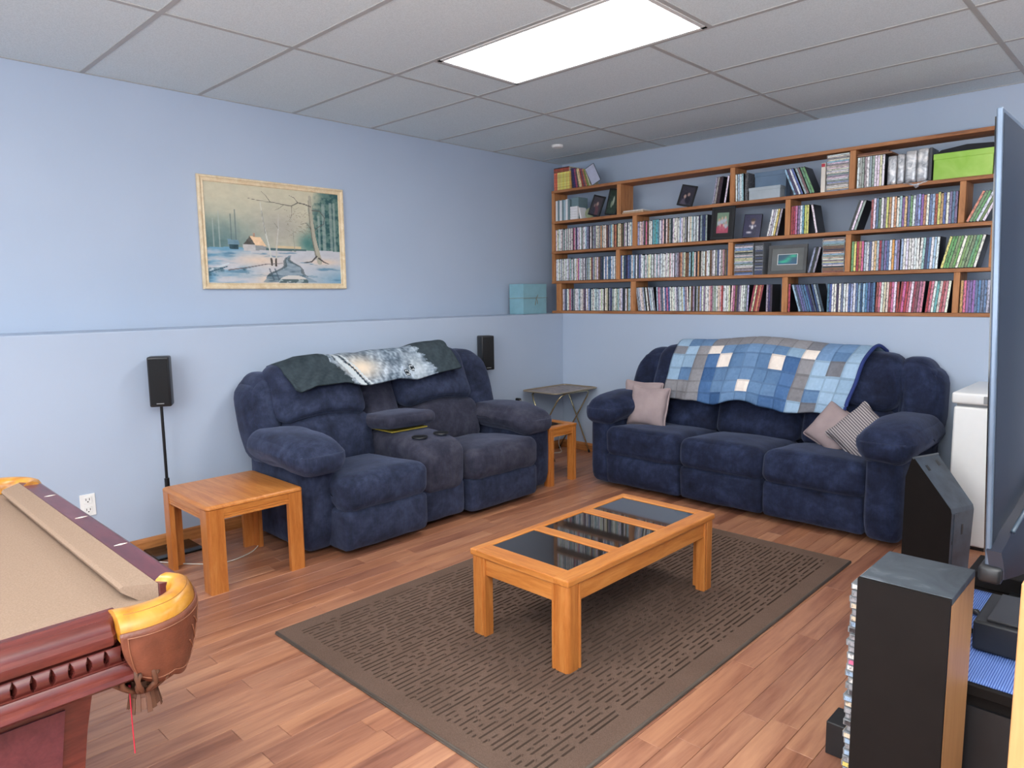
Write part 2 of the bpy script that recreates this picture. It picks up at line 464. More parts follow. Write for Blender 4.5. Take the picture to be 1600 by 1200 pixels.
def head(par, off, x0, x1, yf, z0, z1, mat_, seed, arch=.03, name='head_cushion'):
    cx = (x0+x1)/2; hw = (x1-x0)/2
    def wp(v, p):
        v.y += (v.z-z0)*.42
        f = 1-((v.x-cx)/hw)**2
        if p.z < 0: v.z += arch*f*(-p.z)
        else: v.z += .018*f*p.z
        return v
    sofa_part(name, mat_, par, off, n=18, seed=seed, amp=.007, fq=7, warp=wp, **B(x0, x1, yf, yf+.22, z0, z1, .085, (.004, .035, .0)))
def wing(par, off, x0, x1, yf, z0, z1, mat_, seed, out):
    """side bolster of the back, curving outward at the shoulder"""
    def wp(v, p):
        t = (v.z-z0)/(z1-z0)
        v.y += t*.16
        v.x += out*(.025*sin(pi*min(1, t))-.03*max(0, (t-.72)/.28)**2)
        v.z -= .03*max(0, p.x*out)**2*max(0, p.z)
        return v
    sofa_part('back_bolster', mat_, par, off, n=16, seed=seed, amp=.006, fq=7, warp=wp, **B(x0, x1, yf, yf+.24, z0, z1, .08, (.006, .02, .01)))
def hull(par, off, x0, x1, y0, y1, z1, mat_, ys):
    g = G()
    g.soft(x0+.02, x1-.02, ys, y1, .04, .33, .03, n=8, amp=.002)
    g.soft(x0+.01, x1-.01, y0, y1, .08, z1, .06, (0, .0, .01), n=10, amp=.004)
    g.build('back_shell', mat_, par, smooth=True, off=off)
    g = G(); g.box(x0+.06, x1-.06, ys+.06, y1-.03, 0, .05)
    g.build('base_frame', M_BLACK, par, off=off)

# three-seat sofa against the back wall
OFF = (1.97, -.45, 0)
sofa = empty('reclining_sofa', OFF)
tag(sofa, 'long dark navy plush three-seat reclining sofa under the wall shelves', 'sofa')
hull(sofa, OFF, .96, 2.96, -.24, -.05, .90, M_NAVY, -.74)
arm_panel(sofa, OFF, .955, 1.12, -.855, -.16, .50, M_NAVY, 1)
arm_panel(sofa, OFF, 2.785, 2.965, -.88, -.16, .50, M_NAVY, 2)
arm_pad(sofa, OFF, .895, 1.195, -.90, -.24, .455, .635, M_NAVY, -1, 3)
arm_pad(sofa, OFF, 2.715, 3.03, -.92, -.24, .455, .640, M_NAVY, 1, 4)
for i, (a, b) in enumerate(((1.095, 1.672), (1.674, 2.222), (2.224, 2.79))):
    seat(sofa, OFF, a-.003, b+.003, -.880, -.26, .44, .235, M_NAVY, 10+i)
    footrest(sofa, OFF, a+.004, b-.004, -.862, .25, M_NAVY, 14+i)
for i, (a, b) in enumerate(((1.10, 1.66), (1.665, 2.235), (2.24, 2.77))):
    lumbar(sofa, OFF, a, b, -.40, .385, .63, M_NAVY, 18+i)
    head(sofa, OFF, a+.02, b-(.02 if i < 2 else .0), -.385, .615, (.955, .985, .955)[i], M_NAVY, 22+i)
wing(sofa, OFF, .93, 1.14, -.37, .40, .925, M_NAVY, 26, -1)
wing(sofa, OFF, 2.74, 2.965, -.37, .40, .942, M_NAVY, 27, 1)

# two-seat recliner with console against the left wall; its frame x = world y, frame y = -world x
OFL = (-2.09, -.45, 0)
love = empty('reclining_loveseat', (.45, -2.09, 0), pi/2)
tag(love, 'slate navy plush two-seat recliner with a cup-holder console between its seats', 'sofa')
hull(love, OFL, -2.95, -1.16, -.26, -.06, .87, M_NAVY2, -.70)
arm_panel(love, OFL, -2.985, -2.80, -.80, -.16, .50, M_NAVY2, 31)
arm_panel(love, OFL, -1.385, -1.128, -.825, -.16, .45, M_NAVY2, 32)
arm_pad(love, OFL, -3.09, -2.76, -.905, -.28, .455, .63, M_NAVY2, -1, 33)
arm_pad(love, OFL, -1.46, -1.115, -.89, -.26, .425, .588, M_WORN, 1, 34)
seat(love, OFL, -2.86, -2.31, -.965, -.30, .435, .235, M_NAVY2, 35)
seat(love, OFL, -1.975, -1.375, -.950, -.30, .425, .225, M_WORN, 36)
footrest(love, OFL, -2.86, -2.32, -.95, .25, M_NAVY2, 37)
footrest(love, OFL, -1.965, -1.38, -.935, .24, M_NAVY2, 38)
lumbar(love, OFL, -2.88, -2.30, -.47, .37, .645, M_NAVY2, 39, .04)
lumbar(love, OFL, -2.03, -1.42, -.47, .37, .635, M_WORN, 40, .04)
head(love, OFL, -2.90, -2.325, -.45, .625, .955, M_NAVY2, 41, .045)
head(love, OFL, -2.05, -1.45, -.45, .62, .985, M_NAVY2, 42, .045)
def cpw(v, p): v.y += (v.z-.5)*.4; return v
sofa_part('console_back_cushion', M_WORN, love, OFL, n=14, seed=43, warp=cpw, **B(-2.325, -2.045, -.42, -.22, .50, .93, .07, (.004, .02, 0)))
wing(love, OFL, -3.01, -2.82, -.42, .42, .915, M_NAVY2, 44, -1)
wing(love, OFL, -1.47, -1.20, -.42, .42, .955, M_NAVY2, 45, 1)
def cw(v, p):
    if v.y > -.58 and v.z > .3: v.z -= .0
    if v.y < -.62: v.z -= .05*((-.62-v.y)/.28)**2
    return v
g = G(); g.soft(-2.325, -1.975, -.90, -.30, .235, .53, .07, (0, .012, .004), n=18, warp=cw, amp=.005, seed=46)
g.build('console_top', M_WORN, love, smooth=True, off=OFL)
g = G(); g.soft(-2.32, -1.98, -.885, -.40, .04, .25, .03, (0, .008, 0), n=10, amp=.004, seed=47)
g.build('console_front', M_NAVY2, love, smooth=True, off=OFL)
for yy in (-2.225, -2.065):
    g = G(); g.lathe([(.036, .0), (.041, .004), (.046, .003), (.047, -.003)], (yy, -.765, .527), 24, False); g.lathe([(.0, .0), (.037, .001)], (yy, -.765, .527), 24, False)
    g.build('cup_holder', M_BLACK, love, smooth=True, off=OFL)
def lw(v, p): v.z += (-.30-v.y)*.07; return v
sofa_part('armrest_lid', M_WORN, love, OFL, n=16, seed=48, warp=lw, **B(-2.36, -1.995, -.655, -.27, .545, .625, .035, (.005, .01, .012)))
g = G(); g.box(-2.30, -2.03, -.60, -.38, .538, .546, .003); Mt = Matrix.Translation((0, 0, 0))
o = g.build('folded_newspaper', plain('yellow_paper', (176, 156, 60), .7), smooth=False, loc=(.45, -2.09, 0), rot=(0, 0, pi/2), off=OFL)
tag(o, 'thin yellow folder sticking out under the armrest lid of the console', 'folder'); o.name = 'yellow_folder'

# ------------------------------------------------------------------ quilt on the sofa
LB, BL, DB, GR, TP, WH = (150, 178, 204), (106, 138, 176), (76, 110, 156), (120, 122, 130), (138, 137, 142), (236, 224, 214)
code = {'l': LB, 'b': BL, 'd': DB, 'g': GR, 't': TP, 'w': WH}
rows = ["lbblbblbblbbbl",     # the first two rows hang behind the back
        "lbblbblbblbbbl", "lbblbblbblbbbl",
        "lbbtttttttgbbl",
        "gltwbbbbblwbbl",
        "lltdwbbbwdtlgl",
        "lbtdbbbbbdtlll",
        "tttdbbwbbdtbll",
        "gttddbbbddlgll"]
def QR(t): return t/.35*3 if t < .35 else (3+(t-.35)/.17 if t < .52 else 4+(t-.52)/.48*5)
def quilt():
    nu, nv = 113, 64
    # profile from behind to the front hem
    def prof(t, u):
        hem = .60+.03*math.exp(-((u-.47)/.10)**2)-.02*math.exp(-((u-.72)/.08)**2)-.015*math.exp(-((u-.3)/.07)**2)
        top = .968+.035*math.exp(-((u-.48)/.22)**2)
        P = [(-.035, .80), (-.03, .93), (-.06, top), (-.14, top+.028), (-.225, top-.005), (-.30, top-.07), (-.37, top-.19), (-.43, top-.29), (-.452, hem)]
        s = t*(len(P)-1); i = min(int(s), len(P)-2); f = s-i
        p0, p1, p2, p3 = P[max(0, i-1)], P[i], P[i+1], P[min(len(P)-1, i+2)]
        def cr(a, b, c, d): return .5*((2*b)+(-a+c)*f+(2*a-5*b+4*c-d)*f*f+(-a+3*b-3*c+d)*f**3)
        return [cr(p0[k], p1[k], p2[k], p3[k]) for k in (0, 1)]
    def P(i, j):
        u = i/(nu-1); t = j/(nv-1)
        y, z = prof(t, u)
        x = 1.265+(2.655-1.265)*u; x += t*(.045*(1-u)-.13*u) if t > .2 else .2*(.045*(1-u)-.13*u)
        fold = .010*sin(u*31+t*3)*t+.007*sin(u*57+1+t*5)*t
        # patch puff: dips along seams
        du = abs((u*14) % 1-.5)*2; tr = QR(t); dt = abs(tr % 1-.5)*2
        pf = .006*(1-max(du, dt)**6)
        nz = noise.noise(Vector((u*9, t*6, 3)))*.012
        z2 = z+.01*noise.noise(Vector((u*5, 0, 8)))*t
        return Vector((x, y-.016-fold-pf-nz, z2+.012+pf*.5+nz*.4))
    verts = [P(i, j) for i in range(nu) for j in range(nv)]
    th = []
    faces = []; cols = []
    rnd = random.Random(3); jit = [[rnd.uniform(-12, 12) for _ in range(14)] for _ in range(9)]
    for i in range(nu-1):
        for j in range(nv-1):
            faces.append((i*nv+j, i*nv+j+1, (i+1)*nv+j+1, (i+1)*nv+j))
            ci = min(13, int((i+.5)/(nu-1)*14)); tt_ = (j+.5)/(nv-1); tr = QR(tt_); ri = min(8, int(tr))
            c = np.array(code[rows[ri][ci]], float)+jit[ri][ci]+rnd.uniform(-4, 4)
            su = ((i+.5)/(nu-1)*14) % 1; sv = tr % 1
            if su < .1 or sv < .12: c = c*.9
            cols.append(c)
    me = bpy.data.meshes.new('patchwork_quilt'); me.from_pydata([tuple(v) for v in verts], [], faces)
    c = np.clip(np.array(cols)/255, 0, 1); c = np.where(c <= .04045, c/12.92, ((c+.055)/1.055)**2.4)
    c = np.concatenate([c, np.ones((len(c), 1))], 1)
    at = me.color_attributes.new('paint', 'FLOAT_COLOR', 'CORNER'); at.data.foreach_set('color', np.repeat(c, 4, axis=0).astype(np.float32).ravel())
    me.materials.append(vcolmat('quilt_cotton', .85, bumpn=260, spec=.2))
    me.polygons.foreach_set('use_smooth', [True]*len(me.polygons))
    root = empty('patchwork_quilt', (1.95, -.2, .95))
    tag(root, 'blue, grey and white denim patchwork quilt draped over the sofa back', 'quilt')
    for v in me.vertices: v.co -= root.location
    o = new_obj('patchwork', me, root)
    so = o.modifiers.new('thick', 'SOLIDIFY'); so.thickness = .008; so.offset = -1
    nm = plain('dark_blue_binding', (38, 56, 118), .85)
    g = G(); pts = [P(nu-1, j)+Vector((.006, -.004, .004)) for j in range(6, nv)]
    g.tube(pts, .011, 8); g.build('binding', nm, root, smooth=True, off=root.location)
quilt()

# ------------------------------------------------------------------ animal fleece blanket on the loveseat
def fleece():
    nu, nv = 150, 60
    tops = [(-2.93, .915), (-2.82, .945), (-2.67, .985), (-2.55, .992), (-2.44, .975), (-2.2, .985), (-2.02, .985), (-1.85, 1.0), (-1.72, 1.018), (-1.6, 1.028), (-1.50, 1.0), (-1.42, .96)]
    hems = [(-2.93, .90), (-2.80, .815), (-2.70, .845), (-2.49, .835), (-2.36, .818), (-2.2, .825), (-2.12, .835), (-1.97, .81), (-1.82, .835), (-1.64, .86), (-1.50, .875), (-1.42, .93)]
    def ip(tab, x):
        for (a, za), (b, zb) in zip(tab, tab[1:]):
            if x <= b: return za+(zb-za)*(x-a)/(b-a) if b > a else za
        return tab[-1][1]
    def P(i, j):
        u = i/(nu-1); t = j/(nv-1); X = -2.83+(1.215)*u
        zt, zh = ip(tops, X), ip(hems, X)
        # world x of the sheet: from behind (.10) over the top to the front
        if t < .25: x = .10+.02*t; z = zt-.09*(1-t/.25)
        elif t < .55:
            s = (t-.25)/.30; a = s*pi/2; x = .12+.15*sin(a)+.03*s; z = zt+.026*sin(pi*s)-.035*s
        else:
            s = (t-.55)/.45; x = .30+.135*s**.75; z = zt-.035+(zh-zt+.035)*s
        dx = .02*sin(X*11+1)*max(0, t-.3)+.012*noise.noise(Vector((X*6, t*3, 1)))
        X2 = X
        return Vector((x+.022+dx, X2, z+.012+.010*noise.noise(Vector((X*7, t*4, 5)))))
    verts = [P(i, j) for i in range(nu) for j in range(nv)]; faces = []; cols = []
    rnd = random.Random(5)
    for i in range(nu-1):
        for j in range(nv-1):
            faces.append((i*nv+j, i*nv+j+1, (i+1)*nv+j+1, (i+1)*nv+j))
            u = (i+.5)/(nu-1); t = (j+.5)/(nv-1)
            green = np.array((58, 68, 74.))
            f = noise.noise(Vector((u*26+t*5, t*4-u*3, 2)))*.6+noise.noise(Vector((u*70, t*22, 4)))*.5
            lo = .22+.14*(t-.3)+.03*noise.noise(Vector((t*14, 1, 1))); hi = .79+.07*(t-.3)+.035*noise.noise(Vector((t*16, 6, 1)))
            if lo < u < hi:
                base = np.array((128, 142, 156.)); c = base+f*110
                wgt = exp(-((u-.40)/.09)**2-((t-.68)/.2)**2); c = c*(1-wgt)+np.array((226, 208, 186.))*wgt
                wgt = exp(-((u-.74)/.06)**2-((t-.8)/.25)**2)*.6; c = c*(1-wgt)+np.array((215, 222, 226.))*wgt
                if abs(u-(.27+.13*(t-.25))) < .008+.012*t or abs(u-(.32+.13*(t-.3))) < .005: c = np.array((196, 204, 208.))
                if abs(u-(.30+.12*(t-.25))) < .006: c = np.array((60, 72, 82.))
                for eu, et in ((.70, .78), (.655, .88)):
                    d_ = sqrt(((u-eu)/.014)**2+((t-et)/.055)**2)
                    if d_ < .6: c = np.array((30, 36, 42.))
                    elif d_ < 1: c = np.array((180, 186, 190.))
                    elif d_ < 1.3: c = np.array((52, 60, 66.))
                edge = min(u-lo, hi-u)
                if edge < .02: c = c*(.5+edge*25)+green*(.5-edge*25) if rnd.random() < .7 else c
                if u < .28 and f < -.15: c *= .6
            else: c = green+f*16
            cols.append(c)
    me = bpy.data.meshes.new('fleece'); me.from_pydata([tuple(v) for v in verts], [], faces)
    c = np.clip(np.array(cols)/255, 0, 1); c = np.where(c <= .04045, c/12.92, ((c+.055)/1.055)**2.4)
    c = np.concatenate([c, np.ones((len(c), 1))], 1)
    at = me.color_attributes.new('paint', 'FLOAT_COLOR', 'CORNER'); at.data.foreach_set('color', np.repeat(c, 4, axis=0).astype(np.float32).ravel())
    me.materials.append(vcolmat('fleece_pile', .95, bumpn=420, spec=.1))
    me.polygons.foreach_set('use_smooth', [True]*len(me.polygons))
    o = new_obj('fleece_blanket', me)
    so = o.modifiers.new('thick', 'SOLIDIFY'); so.thickness = .012; so.offset = -1
    tag(o, 'dark green fleece blanket with a grey furry animal head print over the recliner back', 'blanket')
fleece()

# ------------------------------------------------------------------ cushions on the sofa
def cushion(label, c, size, th, rot, mat_, seed, group='small grey throw cushions on the sofa'):
    g = G(); s = size/2
    def wp(v, p):
        k = max(abs(p.x), abs(p.z))
        f = (1-p.x**4)*(1-p.z**4)
        v.y = v.y*(.12+.88*f**.5)
        pin = 1-.10*(1-abs(p.x)**2)*abs(p.z)**3; pin2 = 1-.10*(1-abs(p.z)**2)*abs(p.x)**3
        v.z *= pin; v.x *= pin2
        return v
    g.soft(-s, s, -th/2, th/2, -s, s, .03, (0, .01, 0), n=18, warp=wp, amp=.006, fq=14, seed=seed)
    o = g.build('throw_cushion', mat_, smooth=True, loc=c, rot=rot); tag(o, label, 'cushion', group)
t = NT('taupe_corduroy'); v_ = t.coords((60, 1, 1)); n_ = t.noise(v_, 3, 2)
M_TAUPE = t.fin(t.ramp(t.noise(t.coords(), 9), [(.3, (150, 134, 136)), (.7, (168, 151, 151))]), .9, 0, .2); t.bump(n_, .3, .002)
t = NT('striped_grey_cotton'); wv = t.node('ShaderNodeTexWave'); wv.inputs['Scale'].default_value = 24; wv.bands_direction = 'Z'
t.link(t.coords(), wv.inputs[0]); M_STR = t.fin(t.ramp(wv.outputs[1], [(.35, (98, 92, 98)), (.6, (172, 164, 164))]), .9, 0, .2)
cushion('flat taupe throw cushion half hidden behind the front one at the left arm', (1.155, -.50, .575), .30, .09, (radians(-14), radians(3), radians(12)), M_TAUPE, 1)
cushion('taupe throw cushion standing in front against the sofa left arm', (1.27, -.585, .555), .30, .11, (radians(-16), radians(2), radians(8)), M_TAUPE, 2)
cushion('taupe throw cushion slumped on the right seat, beside the striped one', (2.50, -.49, .525), .28, .17, (radians(-24), radians(30), radians(-10)), M_TAUPE, 3)
cushion('fine striped throw cushion leaning against the sofa right arm', (2.675, -.58, .535), .29, .15, (radians(-30), radians(38), radians(-14)), M_STR, 4)

# ------------------------------------------------------------------ oak tables
def oak_leg(par, x, y, sx, sy, h, w_, off):
    """leg with a rounded outer corner and a bead on each flank; sx, sy point outwards"""
    g = G(); pts = []
    o_ = w_/2
    base = [(-o_, -o_), (o_*.35, -o_), (o_*.42, -o_-.004), (o_*.62, -o_-.004), (o_*.68, -o_)]
    arc = [(o_-.022+.022*sin(a), -o_+.022-.022*cos(a)) for a in [k*pi/10 for k in range(0, 6)]]
    poly = [(-o_, -o_), (-o_*.55, -o_), (-o_*.5, -o_+.004), (-o_*.4, -o_+.004), (-o_*.35, -o_)]+arc+[(o_, o_*.35), (o_-.004, o_*.4), (o_-.004, o_*.5), (o_, o_*.55), (o_, o_), (o_*.2, o_), (o_*.2, -o_*.2), (-o_, -o_*.2)]
    poly = [(x+p[0]*sx, y-p[1]*sy*1.0) for p in poly]
    g.prism(poly, 0, h, 'z', .0015)
    g.build('leg', M_OAKZ, par, off=off)
def rail(g, x0, x1, y0, y1, z0, z1): 
    g.box(x0, x1, y0, y1, z0, z1, .003)

def coffee_table():
    x0, x1, y0, y1, zt = 2.0, 2.492, -2.965, -1.935, .357
    off = ((x0+x1)/2, (y0+y1)/2, .012); t = empty('coffee_table', off)
    tag(t, 'low honey oak coffee table with three dark glass panels on the brown rug', 'coffee table')
    w_ = .062; zb = .012
    for sx, xx in ((-1, x0+w_/2), (1, x1-w_/2)):
        for sy, yy in ((-1, y0+w_/2), (1, y1-w_/2)):
            g = G(); o_ = w_/2
            r = .018
            arc = [(o_-r+r*sin(a), o_-r+r*cos(a)) for a in [k*pi/12 for k in range(0, 7)]]
            poly = [(-o_-.014, o_-.003), (-o_-.012, o_), (-o_-.004, o_), (-o_-.002, o_-.005), (-o_+.004, o_-.005), (-o_+.006, o_)]+arc+[(o_, -o_+.006), (o_-.005, -o_+.004), (o_-.005, -o_-.002), (o_, -o_-.004), (o_, -o_-.012), (o_-.003, -o_-.014), (-o_+.02, -o_-.014), (-o_+.02, -o_+.02), (-o_-.014, -o_+.02)]
            g.prism([(xx+sx*p[0], yy+sy*p[1]) for p in poly], zb, zt-.024, 'z')
            g.build('leg', M_OAKZ, t, off=off)
    # aprons
    for nm, b in (('apron', (x0+w_, x1-w_, y0+.008, y0+.028)), ('apron', (x0+w_, x1-w_, y1-.028, y1-.008)), ('apron', (x0+.008, x0+.028, y0+w_, y1-w_)), ('apron', (x1-.028, x1-.008, y0+w_, y1-w_))):
        g = G(); g.box(b[0], b[1], b[2], b[3], zt-.095, zt-.03, .002)
        g.build(nm, M_OAK if (b[1]-b[0]) > .3 else M_OAKY, t, off=off)
    # top frame with three openings
    gx0, gx1 = 2.035, 2.425
    opens = [(-2.885, -2.632), (-2.575, -2.30), (-2.235, -1.985)]
    g = G(); bx0, bx1, by0, by1 = x0-.004, x1+.004, y0-.004, y1+.004
    def edge_side(g, a0, a1, side):
        pass
    g.box(bx0, gx0, by0, by1, zt-.026, zt, .006, 3); g.build('top_rail', M_OAKY, t, off=off)
    g = G(); g.box(gx1, bx1, by0, by1, zt-.026, zt, .006, 3); g.build('top_rail', M_OAKY, t, off=off)
    ys = [by0]+[v for o2 in opens for v in o2]+[by1]
    for k in range(0, 8, 2):
        g = G(); g.box(gx0-.004, gx1+.004, ys[k]+(0.001 if k == 0 else 0), ys[k+1]-(0.001 if k == 6 else 0), zt-.0255, zt-.0003, .003, 2); g.build('cross_rail', M_OAK, t, off=off)
    tt = NT('smoked_glass'); gm = tt.fin((.02, .017, .016, 1), .045, 0, .9); 
    tt.b.inputs['Coat Weight'].default_value = .4; tt.b.inputs['Coat Roughness'].default_value = .03
    for a, b in opens:
        g = G(); g.box(gx0-.003, gx1+.003, a-.003, b+.003, zt-.012, zt-.0045); g.build('glass_panel', gm, t, off=off)
coffee_table()

def end_table(x0, x1, y0, y1, zt, label, glass=False):
    off = ((x0+x1)/2, (y0+y1)/2, 0); t = empty('end_table', off); tag(t, label, 'end table')
    w_ = .078
    for sx, xx in ((-1, x0), (1, x1)):
        for sy, yy in ((-1, y0), (1, y1)):
            g = G(); r = .014
            arc = [(-r+r*sin(a), -r+r*cos(a)) for a in [k*pi/12 for k in range(0, 7)]]
            poly = [(-w_, 0)]+arc+[(0, -w_), (-.024, -w_), (-.024, -.024), (-w_, -.024)]
            if glass: poly = [(-.05, 0), (-.03, 0), (-.028, -.004), (-.024, -.004), (-.022, 0)]+arc+[(0, -.022), (-.004, -.024), (-.004, -.028), (0, -.03), (0, -.05), (-.05, -.05)]
            g.prism([(xx+sx*p[0], yy+sy*p[1]) for p in poly], 0, zt-.02, 'z'); g.build('leg', M_OAKZ, t, off=off)
    for k, b in enumerate(((x0+.05, x1-.05, y0+.003, y0+.022), (x0+.05, x1-.05, y1-.022, y1-.003), (x0+.003, x0+.022, y0+.05, y1-.05), (x1-.022, x1-.003, y0+.05, y1-.05))):
        g = G()
        if k < 2:
            a = b[2] if k == 0 else b[3]; sg = -1 if k == 0 else 1
            pr = [(0, -.018), (0, -.046), (-.004, -.048), (0, -.051), (0, -.057), (-.004, -.059), (0, -.062), (0, -.070), (-.018, -.070), (-.018, -.018)]
            g.prism([(a+sg*p[0], zt+p[1]) for p in pr], b[0], b[1], 'x')
        else:
            a = b[0] if k == 2 else b[1]; sg = -1 if k == 2 else 1
            pr = [(0, -.018), (0, -.046), (-.004, -.048), (0, -.051), (0, -.057), (-.004, -.059), (0, -.062), (0, -.070), (-.018, -.070), (-.018, -.018)]
            g.prism([(a+sg*p[0], zt+p[1]) for p in pr], b[2], b[3], 'y')
        g.build('apron', M_OAK if k < 2 else M_OAKY, t, off=off)
    if not glass:
        g = G(); r = .02
        def rr(x0, x1, y0, y1, r): return [(cx+r*cos(a), cy+r*sin(a)) for cx, cy, a0 in ((x1-r, y1-r, 0), (x0+r, y1-r, pi/2), (x0+r, y0+r, pi), (x1-r, y0+r, 3*pi/2)) for a in [a0+k*pi/8 for k in range(5)]]
        rings = []
        for inset, z in ((.004, -.020), (0, -.017), (0, -.008), (.004, -.003), (.010, -.0005), (.016, 0)):
            rings.append([g.bm.verts.new((p[0], p[1], zt+z)) for p in rr(x0+inset-.002, x1-inset+.002, y0+inset-.002, y1-inset+.002, r)])
        for A, Bq in zip(rings, rings[1:]):
            for k in range(len(A)): g._face([A[k], A[(k+1) % len(A)], Bq[(k+1) % len(A)], Bq[k]])
        g._face(rings[0][::-1]); g._face(rings[-1])
        g.build('top', M_OAK, t, smooth=True, angle=50, off=off)
    else:
        for b in ((x0, x1, y0, y0+.06), (x0, x1, y1-.06, y1), (x0, x0+.06, y0+.06, y1-.06), (x1-.06, x1, y0+.06, y1-.06)):
            g = G(); g.box(b[0], b[1], b[2], b[3], zt-.02, zt, .004); g.build('top_rail', M_OAK if b[1]-b[0] > .2 else M_OAKY, t, off=off)
        g = G(); g.box(x0+.055, x1-.055, y0+.055, y1-.055, zt-.012, zt-.005); g.build('glass_panel', bpy.data.materials['smoked_glass'], t, off=off)
end_table(.335, .862, -3.52, -3.045, .415, 'square honey oak end table beside the near arm of the recliner, plain wooden top')
end_table(.33, .800, -1.112, -.805, .418, 'honey oak end table with glass inset behind the far arm of the recliner', True)

# ------------------------------------------------------------------ rug
def rug():
    x0, x1, y0, y1 = 1.415, 2.846, -3.505, -1.187
    off = ((x0+x1)/2, (y0+y1)/2, 0); root = empty('area_rug', off)
    tag(root, 'brown rectangular rug with a carved dash pattern under the coffee table', 'rug')
    nx, ny = 360, 420
    rnd = random.Random(11)
    X = np.linspace(x0+.008, x1-.008, nx); Y = np.linspace(y0+.008, y1-.008, ny)
    Z = np.full((nx, ny), .013)
    bx, by = .075, .075; pitch = .0235
    ni = int((x1-x0-2*bx)/pitch)
    for i in range(ni+1):
        gx = x0+bx+i*pitch; ix = int(round((gx-X[0])/(X[1]-X[0])))
        y = y0+by+rnd.uniform(0, .02)
        while y < y1-by:
            L = rnd.choice((.022, .03, .045, .07, .10, .15)); ye = min(y+L, y1-by)
            a, b = int((y-Y[0])/(Y[1]-Y[0])), int((ye-Y[0])/(Y[1]-Y[0]))
            sh = rnd.choice((0, 0, 0, 1))
            ii = min(nx-2, ix+sh)
            Z[ii, a:b] -= .0095
            if rnd.random() < .45 and L < .08:
                Z[ii:ii+3, b-1] -= .007
            y = ye+rnd.choice((.012, .02, .03))
    verts = [(X[i]-off[0], Y[j]-off[1], Z[i, j]) for i in range(nx) for j in range(ny)]
    faces = [(i*ny+j, (i+1)*ny+j, (i+1)*ny+j+1, i*ny+j+1) for i in range(nx-1) for j in range(ny-1)]
    me = bpy.data.meshes.new('pile'); me.from_pydata(verts, [], faces)
    t = NT('brown_rug_pile'); v = t.coords(); n = t.noise(v, 420, 2); n0 = t.noise(v, 5, 3)
    c = t.ramp(n, [(.3, (88, 70, 60)), (.7, (122, 100, 88))]); c = t.mix(.35, c, t.ramp(n0, [(.3, (94, 76, 66)), (.7, (116, 95, 84))]))
    t.bump(n, .6, .004); me.materials.append(t.fin(c, .95, 0, .08))
    me.materials.append(plain('rug_groove', (82, 67, 59), .95, spec=.05))
    me.polygons.foreach_set('material_index', [1 if (Z[i, j]+Z[i+1, j]+Z[i+1, j+1]+Z[i, j+1]) < .034 else 0 for i in range(nx-1) for j in range(ny-1)])
    new_obj('pile', me, root)
    g = G(); g.box(x0, x1, y0, y1, 0.0005, .006, .002)
    g.tube([(x0+.006, y0+.006, .007), (x1-.006, y0+.006, .007), (x1-.006, y1-.006, .007), (x0+.006, y1-.006, .007)], .007, 8, close=True)
    g.build('binding', plain('rug_binding', (84, 74, 66), .9), root, off=off, smooth=True, angle=50)
rug()

# ------------------------------------------------------------------ wall shelving
ZT = [2.236, 1.977, 1.72, 1.463, 1.205]      # upper faces of the five boards
DEP = .182; BT = .022
UPR = [[(.565, .602), (1.538, 1.575), (2.344, 2.379)],
       [(.716, .757), (1.942, 1.977), (2.954, 2.986)],
       [(.559, .595), (1.536, 1.572), (2.340, 2.372)],
       [(.704, .752), (1.937, 1.976), (2.951, 2.983)]]
shelf = empty('bookshelf', (1.5, .09, HL)); OS = shelf.location
tag(shelf, 'wide cedar board wall shelving with staggered uprights over the sofa', 'shelf')
for z in ZT:
    g = G(); g.box(-.125, 3.20, 0, DEP, z-BT if z > 1.3 else HL+.0005, z, .0015, 1); c = (1.5, .09, z)
    g.build('shelf_board', M_CEDAR, shelf, off=c, loc=(0, 0, z-HL))
for r in range(4):
    zb, zt = ZT[r+1]+.0005, ZT[r]-BT-.0005
    U = list(UPR[r])+[(-.124, -.092)]+([(3.118, 3.150)] if r in (0, 2) else [(3.166, 3.198)])
    if r == 3: U[3] = (-.075, -.02)
    for k, (a, b) in enumerate(U):
        g = G()
        if r == 0 and k == 0:      # two boards and a knot side by side
            g.box(a, b, .002, DEP-.002, zb, zt, .0015, 1)
        else: g.box(a, b, .002, DEP-.002, zb, zt, .0015, 1)
        c = ((a+b)/2, .09, (zb+zt)/2); g.build('upright', M_CEDARZ, shelf, off=c, loc=(c[0]-1.5, 0, c[2]-HL))

# ------------------------------------------------------------------ disc cases, books, CDs
def spine_mat(name, attr=None):
    t = NT(name)
    if attr: a = t.node('ShaderNodeAttribute'); a.attribute_name = attr; base = a.outputs['Color']
    else: oi = t.node('ShaderNodeObjectInfo'); base = oi.outputs['Color']
    v = t.coords((60, 10, 34), not attr)
    n = t.noise(v, 1.6, 4, .7); k = t.ramp(n, [(.40, (46, 44, 52)), (.5, (255, 255, 255)), (.62, (255, 255, 255)), (.72, (168, 160, 166))])
    col = t.mix(.62, base, k, 'MULTIPLY')
    return t.fin(col, .32, 0, .5)
M_SPINE = spine_mat('printed_spine'); M_SPINEV = spine_mat('printed_spine_v', 'paint')
M_CASE = plain('case_plastic', (28, 28, 32), .35, var=.1)
M_CASEC = plain('clear_case_edge', (120, 124, 128), .3)
def case_mesh(name, w_, d, h, mats, inset=.0012):
    """standing case: x thickness, y depth (front at 0), z height, origin at the bottom front centre"""
    g = G(); g.box(-w_/2, w_/2, 0, d, 0, h, 0)
    g.mi = 1; g.box(-w_/2+inset, w_/2-inset, -.0008, .003, .003, h-.003, 0)
    bmesh.ops.recalc_face_normals(g.bm, faces=g.bm.faces)
    me = bpy.data.meshes.new(name); g.bm.to_mesh(me); g.bm.free()
    for q in mats: me.materials.append(q)
    return me
